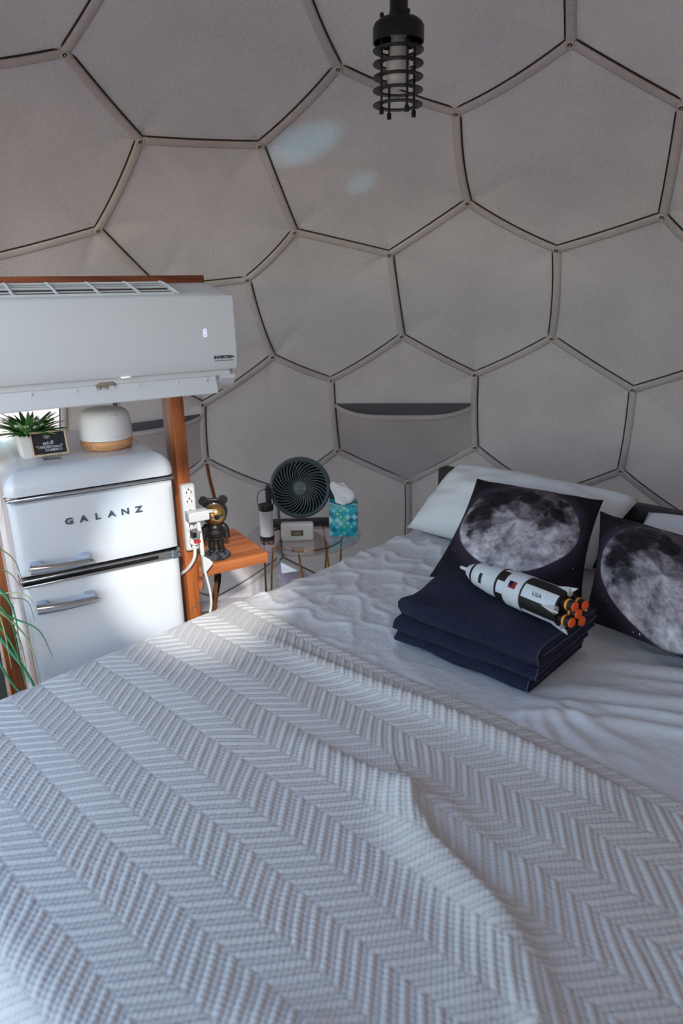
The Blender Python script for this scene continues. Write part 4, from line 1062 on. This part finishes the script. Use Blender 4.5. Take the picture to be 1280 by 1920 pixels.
b = B(); tube(b, smooth_path([(0, 0, 0), (0.001, -0.004, -0.02), (-0.004, 0.0, -0.05), (-0.020, 0.02, -0.085), (-0.035, 0.06, -0.12), (-0.040, 0.12, -0.20)], 8), 0.0052, 10); obj('cord', b, m_cable, fc_)
wc = thing('charging_cable', 'white cable with an inline switch hanging from the charger past the shelf', 'cable', wl(0.503, 0.105, 0.915), FA)
b = B(); tube(b, smooth_path([(0, 0, 0), (0.0, -0.006, -0.03), (0.002, -0.008, -0.07), (0.003, -0.006, -0.105)], 8), 0.0066, 10)
obj('lead', b, m_cable, wc)
b = B(); tube(b, smooth_path([(0.002, -0.006, -0.100), (0.006, -0.008, -0.16), (0.016, -0.006, -0.22), (0.019, -0.004, -0.265), (0.012, 0.0, -0.31), (-0.001, 0.003, -0.36), (-0.012, 0.01, -0.43)], 8), 0.0040, 10); obj('cord', b, m_cable, wc)
b = B(); extrude_profile(b, [(-0.010, -0.030), (0.012, -0.008), (0.020, 0.0), (0.012, 0.012), (-0.004, 0.026), (-0.012, 0.026)], -0.006, 0.006)
bmesh.ops.rotate(b, verts=b.verts[:], cent=(0, 0, 0), matrix=Matrix.Rotation(PI/2, 3, 'Z') @ Matrix.Rotation(PI, 3, 'Z'))
o = obj('inline_switch', b, m_white_plastic, wc, angle=30, loc=(0.010, -0.012, -0.135))
tw = thing('thin_cable', 'thin dark cable looping down behind the inline switch', 'cable', wl(0.5065, 0.14, 0.87), FA)
b = B(); tube(b, smooth_path([(0, 0, 0), (0.004, -0.01, -0.08), (0.003, -0.012, -0.17), (-0.012, -0.004, -0.23), (-0.035, 0.004, -0.25)], 8), 0.0016, 6); obj('cord', b, M('thin_wire', (96, 100, 104), 0.6), tw)

# ------------------------------------------------------------------ shelf and astronaut lamp
sh = thing('corner_shelf', 'stained wooden board shelf fixed to the right of the post', 'shelf', wl(0.506, 0.145, 0.715), FA)
b = B(); box(b, 0.0, 0.235, 0.0, 0.28, 0.0, 0.036, 0.004, 2); obj('board', b, m_wood_shelf, sh, angle=30)
b = B(); box(b, -0.0005, 0.020, 0.02, 0.09, -0.05, -0.0005, 0.002, 1); obj('bracket', b, m_wood_shelf, sh, angle=30)
as_ = thing('astronaut_lamp', 'black bear-eared astronaut figurine with a gold visor on the wooden shelf', 'figurine', wl(0.588, 0.200, 0.751), FA-0.35)
m_suit = M('suit_black', (30, 28, 29), 0.38, coat=0.3); m_gold = M('gold_visor', (236, 200, 128), 0.24, 1.0)
m_rock = M('moon_rock', (92, 98, 108), 0.85, var=(70, (28, 30, 36), 0.12), bump=(90, 0.9, 4, 0.006))
b = B(); lathe(b, [(0.040, 0.0), (0.044, 0.004), (0.0435, 0.011), (0.036, 0.017), (0.020, 0.021), (0.0, 0.022)], 36)
for v in b.verts: v.co += v.co.normalized()*0.0022*mnoise.noise(v.co*120)*(1 if v.co.z > 0.002 else 0)
obj('rock_base', b, m_rock, as_)
def limb(bm, pts, rad, n=14):
    fr_ = smooth_path(pts, 5); k = len(fr_); R_ = [rad[min(len(rad)-1, int(i/(k-1)*(len(rad)-1)))]*(1-((i/(k-1)*(len(rad)-1)) % 1)) + rad[min(len(rad)-1, int(i/(k-1)*(len(rad)-1))+1)]*((i/(k-1)*(len(rad)-1)) % 1) for i in range(k)]
    tube(bm, fr_, R_, n)
b = B()
lathe(b, [(0.012, 0.058), (0.021, 0.064), (0.0245, 0.075), (0.026, 0.090), (0.025, 0.104), (0.020, 0.114), (0.013, 0.119)], 24)
for s in (-1, 1):
    limb(b, [(s*0.011, 0.001, 0.072), (s*0.0135, 0.0, 0.052), (s*0.0145, -0.001, 0.034), (s*0.0150, -0.003, 0.021)], [0.0125, 0.0118, 0.0112, 0.0125])
    limb(b, [(s*0.021, 0, 0.108), (s*0.031, -0.002, 0.098), (s*0.0355, -0.004, 0.082), (s*0.036, -0.008, 0.064)], [0.0100, 0.0105, 0.0098, 0.0085])
bmesh.ops.remove_doubles(b, verts=b.verts[:], dist=0.0001)
o = obj('suit', b, m_suit, as_)
md = o.modifiers.new('weld', 'REMESH'); md.mode = 'VOXEL'; md.voxel_size = 0.0022; md.use_smooth_shade = True
b = B(); 
for z, r_ in ((0.066, 0.0238), (0.088, 0.0268)): torus(b, r_, 0.0014, 30, 6, 0, Matrix.Translation((0, 0, z)))
box(b, -0.012, 0.012, -0.0285, -0.022, 0.083, 0.097, 0.002, 1); obj('chest_pack', b, M('suit_charcoal', (52, 48, 48), 0.45), as_)
for s in (-1, 1):
    b = B(); bmesh.ops.create_uvsphere(b, u_segments=16, v_segments=10, radius=0.0125, matrix=Matrix.Translation((s*0.0155, -0.006, 0.0255)) @ Matrix.Diagonal((0.95, 1.35, 0.72, 1))); obj('boot', b, m_suit, as_)
b = B(); bmesh.ops.create_uvsphere(b, u_segments=32, v_segments=20, radius=0.043, matrix=Matrix.Translation((0, 0.004, 0.150)) @ Matrix.Diagonal((1.0, 0.95, 0.92, 1))); hd = obj('helmet', b, m_suit, as_)
b = B(); lathe(b, [(0.0, 0.0395), (0.012, 0.0385), (0.021, 0.0350), (0.028, 0.0290), (0.0325, 0.0210), (0.0340, 0.0130)], 36, 0, Matrix.Translation((0.002, -0.009, 0.149)) @ Matrix.Rotation(PI/2, 4, 'X')); bmesh.ops.recalc_face_normals(b, faces=b.faces[:]); vi = obj('visor', b, m_gold, hd)
b = B(); torus(b, 0.0345, 0.0030, 36, 8, 0, Matrix.Translation((0.002, -0.0215, 0.149)) @ Matrix.Rotation(PI/2, 4, 'X')); obj('visor_rim', b, m_suit, hd)
b = B(); lathe(b, [(0.0085, 0.0), (0.0085, 0.006), (0.0060, 0.008), (0.0, 0.0072)], 22, 0, Matrix.Translation((0.008, -0.0445, 0.148)) @ Matrix.Rotation(PI/2, 4, 'X')); obj('projector_lens', b, M('lens_black', (14, 14, 18), 0.08, coat=1.0), vi)
for s in (-1, 1):
    b = B(); lathe(b, [(0.0, -0.005), (0.0140, -0.0045), (0.0155, 0.0), (0.0140, 0.0045), (0.0, 0.005)], 24, 0, Matrix.Translation((s*0.030, 0.004, 0.187)) @ Matrix.Rotation(PI/2, 4, 'X')); obj('ear', b, m_suit, hd)
b = B(); box(b, -0.026, 0.026, 0.002, 0.018, 0.180, 0.192, 0.005, 2); obj('headband', b, m_suit, hd)
b = B(); tube(b, smooth_path([(-0.040, 0.004, 0.150), (-0.062, 0.0, 0.140), (-0.066, 0.0, 0.118), (-0.050, -0.002, 0.102), (-0.026, -0.01, 0.104)], 8), 0.0030, 8); obj('air_hose', b, m_rubber, as_)

# ------------------------------------------------------------------ ropes at the wall behind the shelf
m_rope = M('brown_rope', (150, 88, 50), 0.9, var=(120, (104, 58, 32), 0.2), bump=(300, 0.8))
rp = thing('brown_strap', 'brown cord running down the canvas behind the shelf to a black grip', 'cord', (-0.655, 3.300, 0.74))
b = B(); tube(b, smooth_path([(0, 0, 0), (0.02, -0.06, -0.06), (0.045, -0.10, -0.16), (0.07, -0.20, -0.33), (0.075, -0.30, -0.46)], 8), 0.0085, 8); obj('cord', b, m_rope, rp)
b = B(); tube(b, [(0.078, -0.30, -0.452), (0.070, -0.312, -0.49), (0.055, -0.33, -0.56), (0.05, -0.335, -0.575)], [0.010, 0.0145, 0.0145, 0.009], 12); obj('grip', b, m_rubber, rp)
b = B(); tube(b, smooth_path([(0.05, -0.335, -0.575), (0.035, -0.34, -0.62), (0.02, -0.33, -0.68), (0.01, -0.32, -0.738)], 6), 0.006, 8); obj('cord_end', b, m_rope, rp)
r2 = thing('twisted_rope', 'twisted brown rope hanging from the shelf towards the floor beside the table', 'rope', wl(0.655, 0.395, 0.7135))
p_ = smooth_path([(0, 0, 0), (-0.01, 0.02, -0.14), (-0.03, 0.05, -0.28), (-0.075, 0.09, -0.42), (-0.12, 0.12, -0.55), (-0.13, 0.12, -0.705)], 10); b = B()
for k in range(3):
    tube(b, [p + Vector((math.cos(i*0.55+k*2.094), math.sin(i*0.55+k*2.094), 0))*0.0035 for i, p in enumerate(p_)], 0.0042, 6)
obj('strands', b, m_rope, r2)
# hanging canvas strip behind the post
cs_ = thing('canvas_strip', 'narrow pale canvas strip hanging behind the timber post', 'curtain', wl(0.425, 0.70, 0.0))
V_ = []; nn = 14
for i in range(nn):
    z = 1.42 - i*0.045*2; 
    for j in range(6):
        f = j/5; p = FX*(0.02*f + 0.012*math.sin(i*0.35)) + FY*(0.03*math.sin(f*PI)); V_.append((p.x, p.y, max(z, 0.02)))
o = npmesh('strip', V_, grid_faces(nn, 6), m_seam, cs_); md = o.modifiers.new('thick', 'SOLIDIFY'); md.thickness = 0.004

# ------------------------------------------------------------------ round glass table and what stands on it
TC = Vector((-0.147, 2.565, 0)); TZ = 0.640
tb = thing('side_table', 'small round glass side table on gold wire legs by the canvas wall', 'table', TC)
def tinted_glass():
    m = bpy.data.materials.new('amber_glass'); m.use_nodes = True; t = NT(m); t.n.remove(t.n['Principled BSDF']); out = t.n['Material Output']
    a = t.new('ShaderNodeBsdfTransparent'); a.inputs[0].default_value = (0.93, 0.86, 0.82, 1)
    g = t.new('ShaderNodeBsdfGlossy', i_Roughness=0.02); g.inputs[0].default_value = (0.86, 0.84, 0.98, 1)
    fr_ = t.new('ShaderNodeLayerWeight'); ge = t.new('ShaderNodeNewGeometry'); mx = t.new('ShaderNodeMixShader')
    t.link(t.math('MULTIPLY', t.math('MULTIPLY_ADD', t.math('POWER', fr_.outputs['Facing'], 2.2), 0.85, 0.06), t.math('SUBTRACT', 1.0, ge.outputs['Backfacing'])), mx.inputs[0]); t.link(a.outputs[0], mx.inputs[1]); t.link(g.outputs[0], mx.inputs[2]); t.link(mx.outputs[0], out.inputs[0])
    return m
m_tg = tinted_glass(); m_wire = M('gold_wire', (216, 164, 92), 0.25, 1.0)
b = B(); lathe(b, [(0.219, TZ-0.008), (0.222, TZ-0.006), (0.222, TZ-0.002), (0.219, TZ)], 72); obj('glass_top', b, m_tg, tb, angle=30)
b = B(); torus(b, 0.150, 0.004, 48, 8, 0, Matrix.Translation((0, 0, TZ-0.0125))); ring = obj('support_ring', b, m_wire, tb)
for k in range(3):
    a = -PI/2 + 0.25 + k*2*PI/3; u = Vector((math.cos(a), math.sin(a), 0)); s = Vector((-u.y, u.x, 0))
    b = B(); tube(b, smooth_path([u*0.150 + s*0.055 + Vector((0, 0, TZ-0.0125)), u*0.16 + s*0.035 + Vector((0, 0, TZ-0.20)), u*0.175 + s*0.012 + Vector((0, 0, 0.06)), u*0.178 + Vector((0, 0, 0.006)), u*0.175 - s*0.012 + Vector((0, 0, 0.06)), u*0.16 - s*0.035 + Vector((0, 0, TZ-0.20)), u*0.150 - s*0.055 + Vector((0, 0, TZ-0.0125))], 8), 0.0042, 8); obj('leg', b, m_wire, tb)
m_irid = bpy.data.materials.new('lavender_acrylic'); m_irid.use_nodes = True
t = NT(m_irid); pb = t.n['Principled BSDF']; pb.inputs['Base Color'].default_value = lin((206, 198, 232)); pb.inputs['Roughness'].default_value = 0.12; pb.inputs['Coat Weight'].default_value = 0.6
bag = thing('lavender_box', 'shiny lavender box standing on the floor under the glass table', 'box', TC + Vector((-0.04, 0.0, 0)), 0.35)
b = B(); box(b, -0.055, 0.055, -0.07, 0.07, 0.0, 0.43, 0.006, 2); obj('carton', b, m_irid, bag)
b = B(); box(b, -0.057, 0.057, -0.072, 0.072, 0.425, 0.452, 0.005, 2); obj('lid', b, m_irid, bag)
b = B()
for sgn in (-1, 1): tube(b, [(sgn*0.03, -0.0715, 0.424), (sgn*0.005, -0.0722, 0.22), (sgn*0.03, -0.0715, 0.005)], 0.0022, 6)
obj('cord', b, m_wire, bag)

m_fan = M('fan_slate', (74, 92, 102), 0.42); m_fan_d = M('fan_dark', (40, 48, 54), 0.5); m_spoke = M('fan_spoke', (82, 96, 102), 0.45); m_hub = M('fan_hub', (88, 106, 114), 0.4)
fn = thing('table_fan', 'slate grey round turbo fan on the glass table behind the clock', 'fan', Vector((-0.165, 2.690, TZ)), 0.06)
ft = Matrix.Translation((0, 0.0, 0.155)) @ Matrix.Rotation(PI/2 - 0.16, 4, 'X')     # local +z of the head looks at the room
b = B(); lathe(b, [(0.104, 0.018), (0.108, 0.026), (0.116, 0.028), (0.122, 0.020), (0.124, 0.0), (0.121, -0.035), (0.108, -0.060), (0.080, -0.078), (0.072, -0.076), (0.098, -0.055), (0.102, -0.03)], 56, 0, None, False, False)
bmesh.ops.recalc_face_normals(b, faces=b.faces[:]); hsg = obj('housing', b, m_fan, fn, angle=50); hsg.matrix_local = ft
b = B(); lathe(b, [(0.0, 0.036), (0.026, 0.0345), (0.0300, 0.030), (0.0310, 0.020), (0.031, 0.010)], 36); hbq = obj('hub', b, m_hub, hsg)
text('lettering', 'Honeywell', 0.0090, M('pale_print_2', (170, 182, 188), 0.5), hbq, (0, 0, 0.0352), (0, 0, 0), 0.0003, 1.0)
sp0 = None
for k in range(36):
    if sp0 is None:
        b = B(); pts = [(0.030*math.cos(0)+0, 0, 0.020)]
        pts = []
        for i in range(8):
            f = i/7; r_ = 0.029+0.077*f; a = -0.62*f**1.3; pts.append(Vector((r_*math.cos(a), r_*math.sin(a), 0.021 + 0.007*math.sin(PI*f))))
        rows = []
        for i, p in enumerate(pts):
            d = (pts[min(i+1, 7)]-pts[max(i-1, 0)]).normalized(); s = Vector((-d.y, d.x, 0))*0.0019
            rows.append([b.verts.new(p+s+Vector((0, 0, 0.002))), b.verts.new(p+s-Vector((0, 0, 0.006))), b.verts.new(p-s-Vector((0, 0, 0.006))), b.verts.new(p-s+Vector((0, 0, 0.002)))])
        for a_2, c_ in zip(rows, rows[1:]):
            for q in range(4): b.faces.new((a_2[q], a_2[(q+1) % 4], c_[(q+1) % 4], c_[q]))
        bmesh.ops.recalc_face_normals(b, faces=b.faces[:]); sp0 = obj('grille_spoke', b, m_spoke, hsg); o = sp0
    else: o = sp0.copy(); COL.objects.link(o)
    o.rotation_euler = (0, 0, 2*PI*k/36)
for r_ in (0.066,):
    b = B(); torus(b, r_, 0.0012, 48, 6, 0, Matrix.Translation((0, 0, 0.0255))); obj('grille_ring', b, m_fan_d, hsg)
b = B()
for k in range(7):
    a0 = 2*PI*k/7; rows = []
    for i in range(5):
        f = i/4; r_ = 0.022+0.070*f
        rows.append([b.verts.new((r_*math.cos(a0+j*0.14), r_*math.sin(a0+j*0.14), -0.030+0.007*j)) for j in range(5)])
    for A_, C_ in zip(rows, rows[1:]):
        for j in range(4): b.faces.new((A_[j], A_[j+1], C_[j+1], C_[j]))
bmesh.ops.solidify(b, geom=b.faces[:], thickness=0.0015); lathe(b, [(0.024, -0.034), (0.024, 0.006), (0.0, 0.010)], 20); obj('blades', b, m_black, hsg)
b = B(); lathe(b, [(0.0, -0.077), (0.040, -0.076), (0.0755, -0.0745)], 30); obj('rear_cover', b, m_fan_d, hsg)
b = B()
box(b, -0.135, 0.135, -0.045, 0.040, 0.0, 0.012, 0.005, 2); box(b, -0.140, -0.118, -0.030, 0.020, 0.008, 0.165, 0.006, 2); box(b, 0.118, 0.140, -0.030, 0.020, 0.008, 0.165, 0.006, 2); obj('stand', b, m_fan_d, fn)

ln = thing('lantern', 'slim white lantern with black ends and wire handle left of the fan', 'lantern', Vector((-0.288, 2.515, TZ)))
b = B(); lathe(b, [(0.026, 0.0), (0.0285, 0.002), (0.0285, 0.014), (0.0265, 0.016)], 32); obj('base', b, m_black, ln)
b = B(); lathe(b, [(0.0255, 0.0165), (0.0255, 0.118)], 32); obj('tube', b, M('frosted_tube', (206, 212, 222), 0.4), ln)
b = B(); lathe(b, [(0.0265, 0.1185), (0.0290, 0.120), (0.0290, 0.136), (0.026, 0.141), (0.0, 0.142)], 32); obj('cap', b, m_black, ln)
b = B(); tube(b, smooth_path([(-0.027, 0, 0.132), (-0.031, 0, 0.160), (-0.022, 0, 0.190), (0.006, 0, 0.200), (0.027, 0, 0.182), (0.030, 0, 0.150), (0.027, 0, 0.130)], 7), 0.0016, 7); obj('handle', b, m_black_metal, ln)

ck = thing('thermostat_clock', 'small white clock with a grey display in front of the fan', 'clock', Vector((-0.170, 2.500, TZ)), 0.03)
b = B(); box(b, -0.062, 0.062, -0.017, 0.017, 0.0, 0.072, 0.009, 4); obj('case', b, M('clock_white', (222, 225, 224), 0.4), ck)
b = B(); box(b, -0.0245, 0.0235, -0.0178, -0.0165, 0.022, 0.045, 0.001, 1); sc_ = obj('display', b, M('lcd_olive', (92, 88, 78), 0.25), ck)
m_seg = M('lcd_digits', (150, 134, 100), 0.4)
b = B(); box(b, -0.010, 0.002, -0.0184, -0.0176, 0.029, 0.038); box(b, 0.004, 0.012, -0.0184, -0.0176, 0.029, 0.038); obj('lcd_segment', b, m_seg, sc_, smooth=False)

tsb = thing('tissue_box', 'teal diamond-patterned tissue cube with a white tissue pulled up', 'tissue box', Vector((0.008, 2.588, TZ)), -0.02)
m_tis = bpy.data.materials.new('teal_diamonds'); m_tis.use_nodes = True; t = NT(m_tis); pb = t.n['Principled BSDF']; pb.inputs['Roughness'].default_value = 0.5
tc = t.new('ShaderNodeTexCoord'); sp = t.new('ShaderNodeSeparateXYZ'); t.link(tc.outputs['Object'], sp.inputs[0])
u_ = t.math('ADD', sp.outputs[0], t.math('MULTIPLY', sp.outputs[1], 1.0)); SC = 1/0.0190
p1 = t.math('MULTIPLY', t.math('ADD', u_, sp.outputs[2]), SC*0.72); p2 = t.math('MULTIPLY', t.math('SUBTRACT', u_, sp.outputs[2]), SC*0.72)
cb = t.new('ShaderNodeCombineXYZ'); t.link(t.math('FLOOR', p1), cb.inputs[0]); t.link(t.math('FLOOR', p2), cb.inputs[1])
wn = t.new('ShaderNodeTexWhiteNoise', noise_dimensions='2D'); t.link(cb.outputs[0], wn.inputs['Vector'])
cc = t.ramp(wn.outputs['Value'], [(0.0, lin((22, 112, 150))), (0.25, lin((18, 152, 178))), (0.5, lin((52, 190, 208))), (0.72, lin((34, 172, 150))), (0.86, lin((150, 220, 230)))])
gx = t.math('ABSOLUTE', t.math('SUBTRACT', t.math('FRACT', p1), 0.5)); gy = t.math('ABSOLUTE', t.math('SUBTRACT', t.math('FRACT', p2), 0.5))
star = t.math('LESS_THAN', t.math('ADD', t.math('POWER', gx, 0.6), t.math('POWER', gy, 0.6)), 0.62)
pick = t.math('MULTIPLY', star, t.math('GREATER_THAN', wn.outputs['Value'], 0.45))
t.link(t.mix(t.math('MULTIPLY', pick, 0.7), cc, lin((190, 228, 234))), pb.inputs['Base Color'])
b = B(); box(b, -0.056, 0.056, -0.056, 0.056, 0.0, 0.118, 0.002, 2); obj('carton', b, m_tis, tsb)
b = B(); lathe(b, [(0.0, 0.0002), (0.036, 0.0002), (0.036, 0.0012), (0.0, 0.0012)], 28, 0, Matrix.Translation((0, 0, 0.118)) @ Matrix.Diagonal((1, 0.6, 1, 1))); obj('opening', b, M('slot_dark', (24, 66, 84), 0.7), tsb)
V_ = []; nu_, nv_ = 15, 25
for i in range(nu_):
    h = i/(nu_-1)
    for j in range(nv_):
        a = 2*PI*j/(nv_-1); rx = (0.030+0.012*math.sin(PI*min(1, h*0.9))-0.006*h**3)*(1+0.10*math.sin(3*a+h*4)); ry = 0.015*(1-0.75*h)+0.006*math.sin(3*a+6*h)+0.003*math.sin(7*a+2*h)
        tp = 0.084 - 0.020*abs(math.cos(a))**2 + 0.010*math.sin(2*a+1.0)
        V_.append((rx*math.cos(a)-0.016*h*h + 0.004*math.sin(h*5), ry*math.sin(a)+0.012*h+0.004*math.sin(6*h+a), 0.119 + tp*h*(1-0.06*h*math.cos(a))))
o = npmesh('tissue', V_, grid_faces(nu_, nv_), M('tissue_white', (238, 238, 242), 0.85, bump=(50, 0.6, 3, 0.006)), tsb); md = o.modifiers.new('thick', 'SOLIDIFY'); md.thickness = 0.0012

# ------------------------------------------------------------------ caged pendant lamp
LP = Vector((0.146, 1.848, 0))
lm = thing('pendant_lamp', 'black caged pendant lamp with a frosted bulb hanging from the dome', 'lamp', LP)
ztop = 2.154; 
b = B(); lathe(b, [(0.0, 2.142), (0.046, 2.142), (0.054, 2.136), (0.0585, 2.128), (0.0585, 2.098), (0.0555, 2.098), (0.0555, 2.124), (0.0, 2.126)], 48); bmesh.ops.recalc_face_normals(b, faces=b.faces[:]); col_ = obj('collar', b, m_black_metal, lm, angle=35)
b = B(); lathe(b, [(0.0, 2.26), (0.018, 2.258), (0.0205, 2.25), (0.0205, 2.160), (0.0218, 2.158), (0.0218, 2.142), (0.0, 2.142)], 32); bmesh.ops.recalc_face_normals(b, faces=b.faces[:]); obj('socket', b, m_black_metal, lm, angle=35)
zc = DC.z + math.sqrt(DR**2 - (LP.x-DC.x)**2 - (LP.y-DC.y)**2)
b = B(); tube(b, [(0, 0, 2.255), (0, 0, zc-0.035)], 0.0035, 8); obj('cord', b, m_black, lm)
b = B(); lathe(b, [(0.045, zc-0.03), (0.045, zc-0.038), (0.030, zc-0.048), (0.0, zc-0.050)], 32); obj('ceiling_cap', b, m_black_metal, lm)
b = B(); lathe(b, [(0.0, 2.126), (0.020, 2.126), (0.0195, 2.112), (0.0165, 2.108), (0.0, 2.107)], 24); bmesh.ops.recalc_face_normals(b, faces=b.faces[:]); obj('bulb_holder', b, M('ceramic_white', (206, 202, 198), 0.5), lm)
b = B(); lathe(b, [(0.0165, 2.110), (0.0175, 2.098), (0.020, 2.088), (0.0208, 2.068), (0.0265, 2.060), (0.0285, 2.046), (0.0275, 2.030), (0.0225, 2.014), (0.013, 2.006), (0.0, 2.003)], 32); obj('bulb', b, M('frosted_bulb', (206, 208, 214), 0.3, coat=0.4), lm)
for k in range(4):
    a = 0.42 + k*PI/2; p = Vector((0.0385*math.cos(a)*1.12, 0.0385*math.sin(a)*1.12, 0))
    b = B(); tube(b, [p+Vector((0, 0, 2.150)), p+Vector((0, 0, 1.955))], 0.0030, 8)
    bmesh.ops.create_uvsphere(b, u_segments=10, v_segments=6, radius=0.0052, matrix=Matrix.Translation(p+Vector((0, 0, 2.148)))); lathe(b, [(0.0052, 1.950), (0.0055, 1.962), (0.003, 1.965)], 10, 0, Matrix.Translation(p)); obj('rod', b, m_black_metal, lm)
for z in (2.083, 2.056, 2.029, 2.002, 1.972):
    b = B(); lathe(b, [(0.040, -0.0016), (0.0582, -0.0016), (0.0588, 0.0), (0.0582, 0.0016), (0.040, 0.0016), (0.0394, 0.0)], 48, 0, Matrix.Translation((0, 0, z)), False, False)
    b.faces.ensure_lookup_table(); vs = b.verts[:]; n_ = 48
    for q in range(n_): b.faces.new((vs[q], vs[(q+1) % n_], vs[5*n_+(q+1) % n_], vs[5*n_+q]))
    bmesh.ops.recalc_face_normals(b, faces=b.faces[:]); obj('ring', b, m_black_metal, lm, angle=40)

# ------------------------------------------------------------------ trailing grass plant at the left edge
gp_ = thing('spider_plant', 'trailing green and pale grass-like plant at the far left edge by the fridge', 'plant', wl(-0.150, 0.0, 0.0), FA)
b = B(); lathe(b, [(0.055, 0.0), (0.062, 0.004), (0.078, 0.78), (0.084, 0.80), (0.078, 0.80), (0.072, 0.77), (0.0, 0.77)], 32); bmesh.ops.recalc_face_normals(b, faces=b.faces[:]); obj('pot', b, M('planter_grey', (120, 116, 112), 0.7), gp_)
m_bl = [M('blade_green', (70, 140, 92), 0.5), M('blade_teal', (64, 150, 112), 0.45), M('blade_pale', (176, 186, 140), 0.55), M('blade_olive', (112, 124, 74), 0.55)]
def blade(p, r, mi):
    b = B(); P = smooth_path(p, 7); n_ = len(P); rows = []
    for i, q in enumerate(P):
        d = (P[min(i+1, n_-1)]-P[max(i-1, 0)]).normalized(); s = d.cross(Vector((0.3, -1, 0.1))).normalized(); n2_ = s.cross(d); w_ = r*(1-0.85*(i/(n_-1))**2)
        rows.append([b.verts.new(q+s*w_), b.verts.new(q+n2_*w_*0.35), b.verts.new(q-s*w_)])
    for a, c in zip(rows, rows[1:]): b.faces.new((a[0], a[1], c[1], c[0])); b.faces.new((a[1], a[2], c[2], c[1]))
    o = obj('blade', b, m_bl[mi], gp_); md = o.modifiers.new('thick', 'SOLIDIFY'); md.thickness = 0.0008
for (x1, z1, x2, z2, mi, r) in ((0.10, 0.99, 0.150, 0.90, 3, 0.0016), (0.08, 0.945, 0.146, 0.875, 3, 0.0016), (0.10, 0.885, 0.172, 0.828, 2, 0.0020), (0.09, 0.90, 0.118, 0.76, 1, 0.0042), (0.12, 0.81, 0.185, 0.70, 0, 0.0026), (0.11, 0.80, 0.150, 0.62, 2, 0.0030),
                                (0.095, 0.83, 0.122, 0.64, 3, 0.0020), (0.10, 0.72, 0.140, 0.50, 1, 0.0050), (0.09, 0.78, 0.112, 0.55, 0, 0.0035), (0.085, 0.86, 0.110, 0.70, 0, 0.0024), (0.12, 0.86, 0.16, 0.80, 3, 0.0014), (0.08, 0.66, 0.12, 0.46, 1, 0.0032), (0.02, 0.96, 0.06, 0.80, 0, 0.003), (0.0, 0.95, -0.06, 0.78, 1, 0.004), (-0.03, 0.98, -0.10, 0.82, 2, 0.003), (0.06, 0.92, 0.09, 0.70, 2, 0.003)):
    y0 = -0.03*rnd.random()
    blade([(0.03*rnd.random()-0.01, y0*0.5, 0.765), ((x1)*0.55, y0-0.01, 0.5*(0.80+z1)+0.04), (x1, y0-0.03, z1), ((x1+x2)/2+0.012, y0-0.05, (z1+z2)/2+0.02), (x2, y0-0.06, z2)], r, mi)
bake_text()
bpy.context.view_layer.update()
